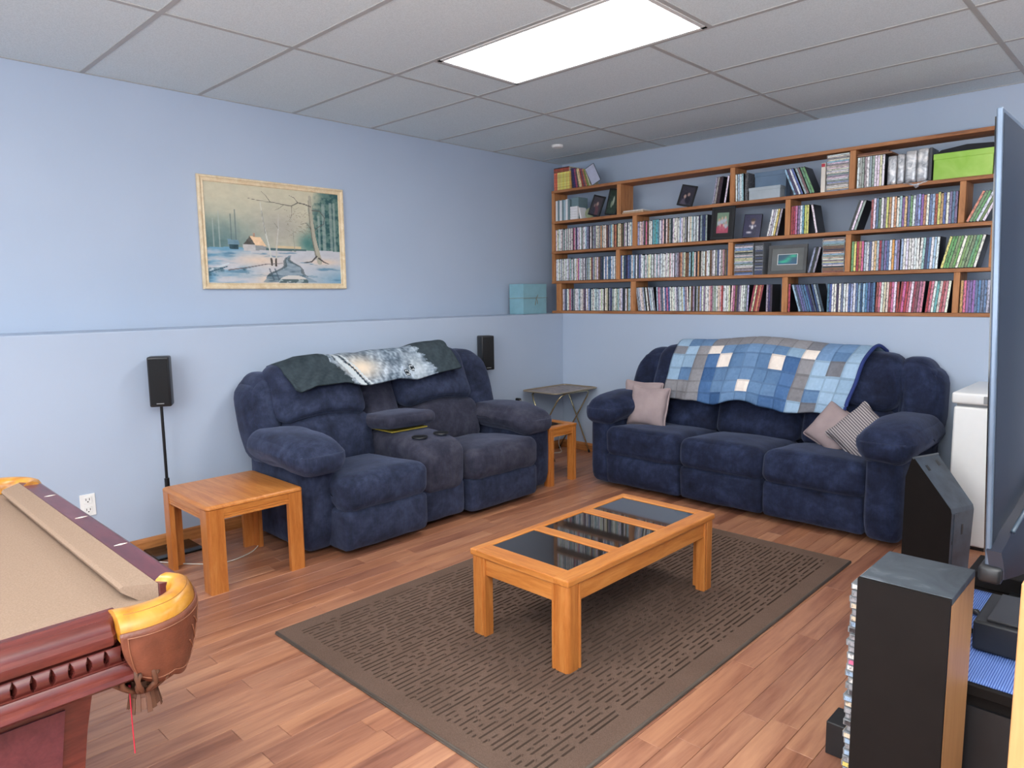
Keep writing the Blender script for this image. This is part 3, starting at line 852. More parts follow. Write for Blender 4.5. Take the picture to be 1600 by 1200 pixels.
ME_DVD = case_mesh('disc_case', .0142, .135, .190, (M_CASE, M_SPINE))
ME_THIN = case_mesh('thin_case', .0118, .130, .184, (M_CASE, M_SPINE))
NAMES = {'white': (232, 230, 226), 'grey': (150, 152, 158), 'black': (44, 44, 50), 'blue': (70, 104, 170), 'pale blue': (150, 182, 214),
         'teal': (70, 176, 184), 'red': (190, 48, 52), 'pink': (214, 96, 140), 'orange': (226, 132, 66), 'yellow': (230, 206, 96),
         'green': (96, 160, 82), 'brown': (128, 84, 60), 'purple': (124, 88, 160), 'cream': (226, 206, 176), 'navy': (44, 58, 104)}
PAL = {'mix': 'white white grey pale_blue white cream grey black white brown pale_blue white grey blue white cream pink grey navy white'.split(),
       'light': 'white white cream white grey white pale_blue white'.split(),
       'old': 'cream white grey white grey grey white white'.split(),
       'brown': 'cream brown orange grey cream white brown black grey pale_blue'.split(),
       'dark': 'black grey navy black white grey'.split(),
       'kids': 'pale_blue purple blue orange white pale_blue red yellow blue green white purple'.split(),
       'blue': 'blue white pale_blue navy white blue'.split(),
       'pinks': 'pink white red pink white teal cream red'.split(),
       'reds': 'pink red pink red pink white red brown'.split(),
       'greens': 'green white green white orange green yellow green'.split(),
       'teal': ['teal'], 'redo': ['orange', 'red', 'cream', 'red'], 'rain': 'teal green yellow red orange pink purple white'.split(),
       'magz': 'yellow yellow cream yellow yellow yellow red'.split()}
rndc = random.Random(21)
CASES = []
ROWN = {0: 'on top of the shelving', 1: 'in the top row', 2: 'in the second row', 3: 'in the third row', 4: 'in the bottom row'}
def run(row, x0, x1, pal, where, lean=0, thin=False, hjit=.0, hs=1.0, noun='disc case', cat='disc case'):
    """cases between x0 and x1 (positions of their feet); lean in degrees, + = top to the right"""
    th = radians(lean); wd = .0142 if not thin else .0118; step = (wd+.0004)/cos(th)
    x = x0+step/2; i = 0; P_ = PAL[pal]; n = max(1, int((x1-x0)/step+.35))
    k0 = rndc.randrange(len(P_))
    while i < n:
        nm = P_[(k0+i) % len(P_)] if rndc.random() < .6 else rndc.choice(P_)
        nm = nm.replace('_', ' ')
        b_ = NAMES[nm]; gm_ = sum(b_)/3; c = tuple(min(250, max(16, v*.66+gm_*.34+18+rndc.uniform(-16, 16))) for v in b_)
        CASES.append(dict(x=x, row=row, th=th, thin=thin, col=c, cn=nm, where=where, lean=lean, hs=hs*(1+rndc.uniform(-hjit, 0)), noun=noun, cat=cat,
                          y=.012+rndc.uniform(0, .006)))
        x += step; i += 1
R1, R2, R3, R4 = 1, 2, 3, 4
# top row
run(1, 1.395, 1.455, 'dark', 'leaning group left of the second upright', 9.5)
run(1, 1.490, 1.506, 'light', 'last of the leaning group left of the second upright', 8)
run(1, 1.580, 1.642, 'light', 'just right of the second upright', -2)
run(1, 1.993, 2.062, 'blue', 'leaning against the blue box', -23)
run(1, 2.064, 2.098, 'brown', 'middle of the slanting group beside the blue box', -23)
run(1, 2.100, 2.132, 'greens', 'right end of the slanting group beside the blue box', -23)
run(1, 2.386, 2.556, 'old', 'beside the third upright', 0)
# second row
run(2, -.088, .11, 'old', 'far left corner bay', 0, hjit=.05)
run(2, .11, .30, 'mix', 'far left bay', 0)
run(2, .30, .35, 'dark', 'middle of the far left bay', 0)
run(2, .35, .64, 'brown', 'far left bay, right half', 0, hjit=.04)
run(2, .64, .714, 'blue', 'right end of the far left bay', 0)
run(2, .760, .895, 'mix', 'second bay, left end', 0, hjit=.04)
run(2, .897, .955, 'teal', 'second bay', 0)
run(2, .957, 1.29, 'mix', 'second bay, middle', 0, hjit=.03)
run(2, 1.29, 1.365, 'dark', 'beside the large black frame', 0)
run(2, 1.812, 1.872, 'kids', 'leaning group left of the second upright', 11, hs=.97)
run(2, 1.8735, 1.892, 'light', 'end of the leaning group left of the second upright', 11, hs=.97)
run(2, 1.980, 2.092, 'rain', 'short group right of the middle upright', 0)
run(2, 2.143, 2.160, 'blue', 'slanting end of the short group right of the middle upright', -11)
run(2, 2.350, 2.402, 'dark', 'leaning at the left of the long right bay', 17)
run(2, 2.480, 2.95, 'kids', 'long right bay', 0, hjit=.05)
run(2, 2.99, 3.085, 'greens', 'leaning in the last bay beside the television', 24, hs=.97)
# third row
run(3, -.088, .07, 'light', 'far left bay', 0)
run(3, .07, .24, 'mix', 'far left bay', 0, hjit=.03)
run(3, .24, .40, 'brown', 'far left bay', 0)
run(3, .40, .557, 'blue', 'right end of the far left bay', 0)
run(3, .598, .80, 'blue', 'left end of the second bay', 0)
run(3, .80, 1.10, 'light', 'second bay', 0, hjit=.05)
run(3, 1.10, 1.36, 'brown', 'second bay, right half', 0, hjit=.05)
run(3, 1.36, 1.534, 'mix', 'right end of the second bay', 0)
run(3, 2.102, 2.145, 'dark', 'leaning beside the right CD stack', 13, hs=.9)
run(3, 2.376, 2.45, 'rain', 'left end of the long right bay', 0)
run(3, 2.45, 2.66, 'kids', 'long right bay', 0, hjit=.03)
run(3, 2.66, 2.76, 'light', 'long right bay, middle', 0)
run(3, 2.76, 2.862, 'blue', 'long right bay, right of middle', 2)
run(3, 2.875, 3.055, 'greens', 'leaning at the right end of the long bay', 13)
# bottom row
run(4, -.01, .30, 'mix', 'far left bay', 0)
run(4, .30, .44, 'light', 'far left bay', 0, hjit=.04)
run(4, .44, .70, 'mix', 'far left bay, right half', 0, hjit=.04)
run(4, .770, .94, 'mix', 'left end of the second bay', -8)
run(4, .945, 1.22, 'mix', 'second bay', -3, hjit=.03)
run(4, 1.225, 1.47, 'mix', 'second bay, middle', 0)
run(4, 1.47, 1.56, 'pinks', 'second bay, pink patch', 0)
run(4, 1.56, 1.70, 'mix', 'second bay, right of the pink patch', 2)
run(4, 1.70, 1.772, 'redo', 'second bay, slanting red patch', 10)
run(4, 1.822, 1.87, 'dark', 'right end of the second bay', 0)
run(4, 1.979, 1.990, 'redo', 'right of the middle upright', 0)
run(4, 2.052, 2.17, 'blue', 'slanting at the left of the third bay', -17)
run(4, 2.176, 2.22, 'dark', 'slanting at the left of the third bay', -15)
run(4, 2.235, 2.53, 'blue', 'third bay, left half', 0, hjit=.03)
run(4, 2.53, 2.66, 'pinks', 'third bay, middle', 1)
run(4, 2.66, 2.80, 'reds', 'third bay, red and pink patch', 4)
run(4, 2.808, 2.925, 'pinks', 'third bay, right end', 5)
run(4, 2.988, 3.06, 'rain', 'last bay beside the television', 0)
run(4, 3.06, 3.16, 'blue', 'end of the last bay beside the television', 0)
def nth(i):
    return f"{i}{'th' if 10 < i % 100 < 14 else {1: 'st', 2: 'nd', 3: 'rd'}.get(i % 10, 'th')}"
BAYN = ('far left', 'second', 'third', 'fourth', 'fifth')
cnt = {}
for c in sorted(CASES, key=lambda c: (c['row'], c['x'])):
    b = sum(c['x'] > u[0] for u in UPR[c['row']-1])
    c['place'] = f"{BAYN[b]} bay, {('', 'top', 'second', 'third', 'bottom')[c['row']]} row"
    k = (c['place'], c['cn']); cnt[k] = cnt.get(k, 0)+1; c['ord'] = cnt[k]
for c in CASES: c['d'] = (Vector((c['x'], 0, ZT[c['row']]))-Vector(CAMP)).length
order = sorted(range(len(CASES)), key=lambda k: CASES[k]['d'])
SINGLE = set(order[:298])
st = []
for k, c in enumerate(CASES):
    z = ZT[c['row']]+.0006
    wd = .0142
    # leaning case: pivots on the lower edge it stands on
    lift = wd/2*abs(sin(c['th']))
    if k in SINGLE:
        o = bpy.data.objects.new('disc_case', ME_THIN if c['thin'] else ME_DVD); COL.objects.link(o)
        o.location = (c['x'], c['y'], z+lift); o.rotation_euler = (0, c['th'], 0); o.scale = (1, 1, c['hs'])
        o.color = rgb(c['col'])
        tag(o, f"{nth(c['ord'])} {c['cn']} disc case from the left, {c['place']}", 'disc case', f"disc cases in the {c['place']}")
    else: st.append((c, z+lift))
def stuff_cases():
    V = []; F = []; CL = []; MI = []
    def bx(M, x0, x1, y0, y1, z0, z1, col, mi):
        b = len(V)
        for x in (x0, x1):
            for y in (y0, y1):
                for zz in (z0, z1): V.append(tuple(M @ Vector((x, y, zz))))
        for q in ((0, 1, 3, 2), (4, 6, 7, 5), (0, 4, 5, 1), (2, 3, 7, 6), (0, 2, 6, 4), (1, 5, 7, 3)):
            F.append(tuple(b+i for i in q)); CL.append(col); MI.append(mi)
    for c, z in st:
        M = Matrix.Translation((c['x'], c['y'], z)) @ Matrix.Rotation(c['th'], 4, 'Y')
        h = .19*c['hs']
        bx(M, -.0071, .0071, 0, .135, 0, h, (30, 30, 34), 0)
        bx(M, -.0059, .0059, -.0008, .003, .003, h-.003, c['col'], 1)
    me = bpy.data.meshes.new('disc_cases'); me.from_pydata(V, [], F)
    at = me.color_attributes.new('paint', 'FLOAT_COLOR', 'CORNER')
    cc = np.array([rgb(c) for c in CL], np.float32); at.data.foreach_set('color', np.repeat(cc, 4, axis=0).ravel())
    me.materials.append(M_CASE); me.materials.append(M_SPINEV); me.polygons.foreach_set('material_index', MI)
    o = new_obj('disc_cases', me)
    tag(o, 'disc cases packed on the left half of the wall shelving', 'disc cases', None, 'stuff')
stuff_cases()

# CD jewel cases lying in stacks
def cd_mesh():
    g = G(); g.box(-.071, .071, 0, .125, 0, .0098, 0); g.mi = 1; g.box(-.066, .066, -.0006, .004, .0016, .0084, 0)
    bmesh.ops.recalc_face_normals(g.bm, faces=g.bm.faces)
    me = bpy.data.meshes.new('jewel_case'); g.bm.to_mesh(me); g.bm.free()
    me.materials.append(M_CASEC); me.materials.append(M_CDS); return me
t = NT('cd_spine'); oi = t.node('ShaderNodeObjectInfo'); n = t.noise(t.coords((14, 10, 60), True), 3, 3, .7)
M_CDS = t.fin(t.mix(.6, oi.outputs['Color'], t.ramp(n, [(.4, (70, 66, 70)), (.5, (255, 255, 255))]), 'MULTIPLY'), .3)
ME_CD = cd_mesh()
def cd_stack(cx, zb, n, where, pal):
    for i in range(n):
        nm = rndc.choice(PAL[pal]).replace('_', ' ')
        o = bpy.data.objects.new('cd_case', ME_CD); COL.objects.link(o)
        o.location = (cx+rndc.uniform(-.003, .003), .012+rndc.uniform(0, .006), zb+.0006+i*.0100); o.rotation_euler = (0, 0, rndc.uniform(-.03, .03))
        c = NAMES[nm]; o.color = rgb(tuple(max(10, v+rndc.uniform(-14, 14)) for v in c))
        tag(o, f'{nm} CD case, {nth(i+1)} from bottom of {where}', 'CD case', f'CD cases in {where}')
cd_stack(2.270, ZT[1], 23, 'the top row stack', 'light')
cd_stack(1.650, ZT[3], 22, 'the wide stack left of the grey frame', 'mix')
cd_stack(2.263, ZT[3], 22, 'the stack right of the grey frame', 'brown')
# narrow second column behind the near one
for i in range(22):
    o = bpy.data.objects.new('cd_case', ME_CD); COL.objects.link(o); o.scale = (.42, 1, 1)
    o.location = (1.755+rndc.uniform(-.002, .002), .03, ZT[3]+.0006+i*.0100); nm = rndc.choice(['black', 'grey', 'navy', 'grey']); o.color = rgb(NAMES[nm])
    tag(o, f'{nm} slim CD case, {nth(i+1)} from bottom of the narrow column, third row', 'CD case', 'slim cases of the narrow column in the third row')

# ------------------------------------------------------------------ books on top, left end
def book(x, w_, d, h, z, lean, col, label, group, y=.02, pages=(226, 214, 190)):
    root_c = plain('cover_%d_%d_%d' % tuple(int(v) for v in col), col, .5, var=.25, scale=60)
    pg = plain('book_pages', pages, .8, var=.05, scale=200)
    t = new_obj('book', None, None, (x, y, z+w_/2*abs(sin(radians(lean)))), (0, radians(lean), 0))
    tag(t, label, 'book', group)
    g = G(); g.prism([(-w_/2, d), (-w_/2, .002), (-w_/2+.002, 0), (w_/2-.002, 0), (w_/2, .002), (w_/2, d), (w_/2-.0015, d), (w_/2-.0015, .004), (-w_/2+.0015, .004), (-w_/2+.0015, d)], 0, h, 'z')
    g.build('cover', root_c, t)
    g = G(); g.box(-w_/2+.0016, w_/2-.0016, .004, d-.003, .003, h-.003); g.build('pages', pg, t)
rb = random.Random(4)
x = -.112; i = 0
mg = [(206, 110, 84), (196, 96, 70), (226, 196, 120), (222, 190, 104), (228, 204, 116), (224, 196, 96), (230, 206, 120), (222, 188, 100), (226, 200, 110), (200, 150, 80)]
mn = ['red', 'red', 'cream', 'yellow', 'yellow', 'yellow', 'yellow', 'yellow', 'yellow', 'brown']
for mk, (c, nm) in enumerate(zip(mg, mn)):
    w_ = .0185; book(x+w_/2, w_, .14, .148, ZT[0]+.0005, 0, c, f'{nm} upright paperback, {nth(mk+1)} from the left on top of the shelving', 'upright paperbacks on top of the shelving'); x += w_+.0006
XB = x
x = -.108; z = ZT[0]+.149
for k, (c, nm, th) in enumerate((((150, 92, 70), 'brown', .016), ((176, 84, 70), 'red', .014), ((70, 44, 40), 'dark', .008))):
    t = new_obj('book', None, None, (x+.085, .09, z+.0006)); tag(t, f'{nm} book lying flat across the yellow paperbacks, {("bottom", "middle", "top")[k]} of three', 'book')
    g = G(); g.box(-.085, .085, -.075, .07, 0, th, .001); g.build('cover', plain('flat_cover_%d' % k, c, .5, var=.2, scale=50), t)
    g = G(); g.box(-.082, .087, -.072, .072, .002, th-.002); g.build('pages', bpy.data.materials['book_pages'], t); z += th+.0008
x = XB+.012
lb = [((54, 58, 74), 'dark blue', .17, .012), ((58, 44, 92), 'violet', .165, .020), ((150, 70, 100), 'magenta', .16, .014), ((96, 84, 84), 'grey', .155, .012),
      ((206, 184, 140), 'cream', .158, .026), ((150, 70, 66), 'dark red', .156, .014), ((110, 80, 96), 'plum', .156, .013), ((170, 110, 90), 'rust', .152, .013),
      ((120, 132, 70), 'olive', .15, .015), ((196, 190, 160), 'pale', .15, .008)]
for k, (c, nm, h, w_) in enumerate(lb):
    book(x+w_/2, w_, .13, h, ZT[0]+.0005, -6-k*1.6, c, f'{nm} book leaning left on top of the shelving', None); x += w_/cos(radians(6+k*1.6))+.0006+.004
g = G(); X0 = x+.006
th = radians(-26); fw, fh = .09, .155
for a, b in (((0, 0), (fw, 0)), ((fw, 0), (fw, fh)), ((fw, fh), (0, fh)), ((0, fh), (0, 0))):
    g.tube([(a[0], a[1]*0, a[1]), (b[0], 0, b[1])], .0022, 6)
t = new_obj('magazine_holder', None, None, (X0, .03, ZT[0]+.003), (0, 0, 0)); t.rotation_euler = (radians(0), th, radians(8))
tag(t, 'thin dark wire framed clear sleeve leaning at the end of the books on top', 'holder')
g.build('wire_frame', M_BLACKM, t)
g = G(); g.box(.001, fw-.001, .0005, .0015, .001, fh-.001); g.build('sleeve', plain('pale_sleeve', (176, 180, 200), .3), t)
tm = t.location; t.location.z += .0
# white box set at left, second level
def rackbox(x0, x1, y0, y1, z0, z1, mat_, name, label, cat, group=None, bev=.003, rot=0):
    c = ((x0+x1)/2, (y0+y1)/2, z0); g = G(); g.box(x0, x1, y0, y1, z0, z1, bev)
    o = g.build(name, mat_, off=c, loc=c, rot=(0, 0, rot)); tag(o, label, cat, group); return o
z1_ = ZT[1]+.0006
pb = plain('pale_blue_case', (168, 190, 200), .25, var=.03); wt = plain('white_card', (226, 226, 228), .6, var=.02); tl = plain('grey_teal_case', (112, 136, 142), .3)
for k, (a, b, mm, nm) in enumerate(((-.088, -.066, wt, 'white'), (-.064, -.046, tl, 'grey teal'), (-.044, -.018, wt, 'white'), (-.016, .0, tl, 'grey teal'), (.002, .022, pb, 'pale blue'), (.024, .046, wt, 'white'), (.048, .070, tl, 'grey teal'))):
    rackbox(a, b, .012, .15, z1_, z1_+.172+.004*(k % 2), mm, 'plastic_case', f'{nm} plastic case, {nth(k+1)} from the left end of the top row', 'case', 'plastic cases at the left end of the top row')
rackbox(.074, .150, .03, .16, z1_, z1_+.185, tl, 'storage_case', 'translucent grey case behind the small white pile in the top row', 'case')
zz = z1_
for k in range(5):
    rackbox(.080, .158, .004, .028, zz, zz+.021, wt, 'small_box', f'small white box, {nth(k+1)} from the bottom of the pile at the top row left', 'box', 'small white boxes in the pile, top row'); zz += .0216
rackbox(.168, .185, .03, .12, z1_, z1_+.10, wt, 'card_booklet', 'small white booklet leaning left of the first black photo frame', 'booklet').rotation_euler = (0, radians(-13), 0)
g = G(); g.lathe([(.0, 0), (.045, 0), (.048, .003), (.045, .006), (.0, .006)], (0, 0, 0), 28)
o = g.build('decorative_plate', plain('pale_green_glaze', (150, 160, 130), .3), loc=(.222, .10, z1_+.05), rot=(radians(78), 0, radians(10)))
tag(o, 'small round pale green dish propped behind the first black photo frame', 'dish')

# ------------------------------------------------------------------ photo frames
def portrait(kind):
    R_, C_ = 50, 40; im = np.zeros((R_, C_, 3)); yy, xx = np.mgrid[0:R_, 0:C_]; u = (xx+.5)/C_; v = (yy+.5)/R_
    rn = np.random.RandomState(len(kind)*7)
    def el(cx, cy, rx, ry, c): im[((u-cx)/rx)**2+((v-cy)/ry)**2 < 1] = c
    if kind == 'couple':
        im[:] = (52, 50, 66); el(.45, .62, .3, .3, (40, 38, 52)); el(.62, .42, .10, .10, (176, 140, 126)); el(.36, .55, .10, .11, (190, 150, 134)); el(.36, .95, .25, .3, (86, 78, 96)); el(.62, .72, .2, .2, (34, 34, 50))
    elif kind == 'group':
        im[:] = (116, 150, 120); el(.5, .9, .6, .35, (190, 70, 96))
        for cx, cy, c in ((.2, .35, (206, 160, 130)), (.45, .28, (214, 168, 140)), (.72, .25, (216, 172, 146)), (.3, .6, (220, 160, 150)), (.6, .62, (226, 176, 156)), (.8, .5, (200, 150, 130))): el(cx, cy+.14, .14, .14, (200, 90, 110) if cy > .5 else (170, 180, 196)); el(cx, cy, .08, .08, c)
    elif kind == 'navy':
        im[:] = (38, 38, 84); el(.5, .75, .28, .34, (30, 34, 76)); el(.52, .32, .11, .12, (200, 160, 140)); el(.52, .24, .12, .07, (70, 48, 40)); el(.5, .55, .07, .1, (228, 226, 232)); el(.34, .78, .16, .04, (214, 208, 216)); el(.36, .5, .04, .05, (220, 220, 230)); el(.66, .5, .04, .05, (220, 220, 230))
    elif kind == 'garden':
        im[:] = (48, 66, 52); im += rn.uniform(-26, 26, (R_, C_, 1)); el(.55, .45, .1, .2, (170, 176, 150)); el(.4, .6, .1, .15, (130, 150, 120))
    elif kind == 'formal':
        im[:] = (70, 62, 70); el(.55, .4, .12, .13, (170, 134, 120)); el(.55, .85, .3, .35, (110, 66, 74)); el(.3, .5, .09, .1, (150, 120, 112)); el(.3, .85, .2, .28, (60, 58, 72))
    for _ in range(2):
        q = np.pad(im, ((1, 1), (1, 1), (0, 0)), 'edge'); im = sum(q[a:a+R_, b:b+C_] for a in range(3) for b in range(3))/9
    g_ = im.mean(axis=2, keepdims=True); im = im*.75+g_*.25+rn.uniform(-9, 9, (R_, C_, 1))
    return im
M_PHOTO = vcolmat('photo_print', .3)
def frame(x, y, z, w_, h, bw, lean, rz, kind, label, fcol=M_BLACK, matb=0, th=.014, tilt=0):
    """frame standing at (x,y,z): bottom centre; lean = backwards; tilt = sideways"""
    t = new_obj('photo_frame', None, None, (x, y, z+.0015+w_/2*abs(sin(radians(tilt)))), (radians(-lean), radians(tilt), radians(rz))); t.rotation_mode = 'XYZ'
    tag(t, label, 'photo frame')
    g = G()
    for b in ((-w_/2, w_/2, 0, bw), (-w_/2, w_/2, h-bw, h), (-w_/2, -w_/2+bw, bw, h-bw), (w_/2-bw, w_/2, bw, h-bw)): g.box(b[0], b[1], 0, th, b[2], b[3], .001, 1)
    g.box(-w_/2+bw*.5, w_/2-bw*.5, th*.5, th, bw*.5, h-bw*.5); g.build('frame_moulding', fcol, t)
    a = bw+matb
    if matb:
        g = G(); g.box(-w_/2+bw-.001, w_/2-bw+.001, th*.35, th*.45, bw-.001, h-bw+.001); g.build('mount', plain('frame_mount_'+kind, (28, 28, 30) if kind == 'group' else (104, 108, 108), .7), t)
    if kind == 'aurora':
        R_, C_ = 24, 36; yy, xx = np.mgrid[0:R_, 0:C_]; u = (xx+.5)/C_; v = (yy+.5)/R_
        im = np.zeros((R_, C_, 3)); im[:] = (52, 74, 96); im += (1-v)[..., None]*np.array((10, 20, 14.)) + v[..., None]*np.array((10, 50, 70.))*.5
        for cx, cy, rx, ry, a_ in ((.78, .2, .2, .14, 1), (.55, .45, .14, .16, .8), (.3, .72, .26, .12, 1), (.42, .6, .15, .1, .7)):
            wg = np.exp(-((u-cx)/rx)**2-((v-cy)/ry)**2)[..., None]*a_; im = im*(1-wg*.8)+np.array((60, 214, 160.))*wg*.8
        im[0, :] = im[-1, :] = im[:, 0] = im[:, -1] = (226, 232, 232)
    else: im = portrait(kind)
    raster('photo', im, M_PHOTO, t, lambda u, v: (-w_/2+a+u*(w_-2*a), th*.3, h-a-v*(h-2*a)))
    return t
frame(.300, .035, ZT[1], .128, .170, .012, 12, -6, 'formal', 'leaning black photo frame, left of the pair in the top row', tilt=15)
frame(.455, .060, ZT[1], .118, .215, .012, 8, -4, 'garden', 'taller black photo frame with greenish picture against the first upright', tilt=9)
frame(1.150, .040, ZT[1], .125, .158, .012, 10, 4, 'couple', 'black photo frame with a portrait of two people, alone in the top row', tilt=13)
frame(1.478, .006, ZT[2], .178, .232, .018, 3, 0, 'group', 'large black photo frame with a group picture in the second row', matb=.026, tilt=2)
t_ = frame(1.680, .05, ZT[2], .128, .165, .002, 8, 4, 'navy', 'unframed dark blue portrait print standing in the second row', tilt=3)
t_.name = 'portrait_print'
frame(1.950, .035, ZT[3], .260, .196, .022, 6, 3, 'aurora', 'grey frame with a green northern lights picture in the third row', fcol=plain('grey_frame', (74, 76, 78), .5), matb=.040)
# books lying beside it, boxes
z = ZT[1]+.0006
for k, (w_, th, c, nm) in enumerate(((.20, .012, (190, 160, 130), 'tan'), (.185, .010, (214, 208, 200), 'white'))):
    rackbox(.615+.01*k, .615+.01*k+w_, .004, .14, z, z+th, plain('flat_%s' % nm, c, .7, var=.08, scale=60), 'paper_pad', f'{nm} flat paper pad right of the first upright in the top row', 'paper'); z += th+.0006
g = G(); bw_ = plain('black_white_print', (60, 60, 62), .5, var=.9, scale=90)
rackbox(1.646, 1.668, .012, .15, z1_, z1_+.19, bw_, 'patterned_book', 'black and white patterned spine book left of the grey box in the top row', 'book')
def lidbox(x0, x1, y0, y1, z0, z1, lidh, c, cl, name, label, over=.003):
    cc = ((x0+x1)/2, (y0+y1)/2, z0); t = empty(name, cc); tag(t, label, 'box')
    g = G(); g.box(x0+over, x1-over, y0+over, y1-over, z0, z1-.002, .002); g.build('box_body', c, t, off=cc)
    g = G(); g.box(x0, x1, y0, y1, z1-lidh, z1, .002); g.build('lid', cl, t, off=cc)
bb = plain('slate_blue_card', (108, 132, 158), .7, var=.04); gb_ = plain('light_grey_card', (170, 182, 190), .6, var=.03)
lidbox(1.674, 1.900, .010, .095, z1_, z1_+.082, .022, gb_, gb_, 'shoe_box', 'light grey lidded box in front of the slate blue box, top row')
lidbox(1.672, 1.902, .100, .178, z1_, z1_+.195, .03, bb, bb, 'storage_box', 'slate blue lidded box standing behind the light grey box, top row')
rackbox(2.166, 2.194, .010, .12, z1_, z1_+.185, plain('white_red_box', (230, 222, 210), .5, var=.04), 'slim_box', 'slim white box with red mark beside the top row CD stack', 'box')
o = rackbox(2.169, 2.191, .0088, .0098, z1_+.16, z1_+.18, plain('red_mark', (190, 50, 70), .5), 'red_mark', '', 'mark')
par = [q for q in bpy.data.objects if q.name.startswith('slim_box')][0]
o.parent = par; o.location = Vector(o.location)-Vector(par.location)
for kk in ('label', 'category'):
    if kk in o: del o[kk]
# flat books on the old cases
z = z1_+.1905
for k, (w_, c) in enumerate(((.20, (150, 110, 84)), (.18, (120, 76, 58)))):
    rackbox(2.384, 2.384+w_, .01+.004*k, .14, z, z+.010, plain('brown_pad_%d' % k, c, .6), 'flat_book', f'{("lower", "upper")[k]} brown book lying flat on the disc cases beside the third upright', 'book'); z += .0106
sv = NT('silver_foil'); n = sv.noise(sv.coords(), 22, 4, .6, 1); sv.bump(sv.noise(sv.coords(), 60, 3), .5, .004)
M_SILV = sv.fin(sv.ramp(n, [(.3, (120, 124, 130)), (.5, (186, 188, 192)), (.66, (224, 222, 220))]), .28, .35)
for k, (a, b, h) in enumerate(((2.562, 2.612, .172), (2.616, 2.655, .178), (2.660, 2.720, .188), (2.722, 2.782, .192))):
    g = G(); g.soft(a, b, .012, .15, z1_, z1_+h, .010, (.002, .003, .001), n=8, amp=.0025, fq=40, seed=k)
    o = g.build('wrapped_pack', M_SILV, smooth=True); tag(o, f'{("first", "second", "third", "fourth")[k]} silver wrapped pack from the left, near the green box', 'pack')
rackbox(2.785, 2.802, .012, .15, z1_, z1_+.19, plain('dark_case', (60, 62, 70), .4), 'dark_case', 'thin dark case between the silver packs and the green box', 'case')
gm = NT('lime_card'); gg = gm.noise(gm.coords(), 6, 3, .5, .5); M_LIME = gm.fin(gm.ramp(gg, [(.3, (138, 190, 56)), (.7, (178, 216, 106))]), .5)
lidbox(2.808, 3.108, .012, .17, z1_, z1_+.148, .034, M_LIME, M_LIME, 'gift_box', 'lime green lidded box at the right end of the top row')
g = G(); g.prism([(2.815, z1_+.1495), (3.104, z1_+.1495), (3.100, z1_+.178), (2.97, z1_+.186), (2.84, z1_+.170)], .03, .16, 'y', .004)
tag(g.build('folded_cloth', plain('black_cloth', (34, 36, 42), .9)), 'black folded bag lying on the lime green box', 'bag')
g = G()
pts = []
g.grid(lambda i, j: Vector((2.66+i*.013, .012-.012*sin(pi*min(1, j/6))-(.004 if j > 2 else 0), ZT[1]+.004-j*.006*(1-abs(i-5)/6)+.003*sin(i*2.1+j))), 12, 7)
tag(g.build('plastic_wrap', M_SILV, smooth=True), 'crumpled clear plastic hanging over the shelf edge under the silver packs', 'plastic wrap')
# hanging box on the left ledge beside the shelf
ab = plain('aqua_card', (134, 178, 190), .6, var=.03)
lidbox(-.30, -.135, -.36, -.06, HL+.0006, 1.44, .13, ab, ab, 'gift_box', 'pale aqua gift box with cord on the left wall ledge beside the shelving', .001)
pt = [q for q in bpy.data.objects if q.name.startswith('gift_box')][-1]
g = G(); zc = 1.318
for a, b in (((-.302, -.362), (-.133, -.362)), ((-.133, -.362), (-.133, -.058)), ((-.133, -.058), (-.302, -.058)), ((-.302, -.058), (-.302, -.362))): g.tube([(a[0], a[1], zc), (b[0], b[1], zc+.004)], .0018, 6)
for dz, dy in ((-.05, .012), (-.06, -.01), (.03, .014)): g.tube([(-.132, -.2, zc), (-.130, -.2+dy, zc+dz*.5), (-.131, -.2+dy*1.4, zc+dz)], .002, 6)
o = g.build('cord', plain('jute_cord', (150, 136, 110), .9), pt, off=pt.location)

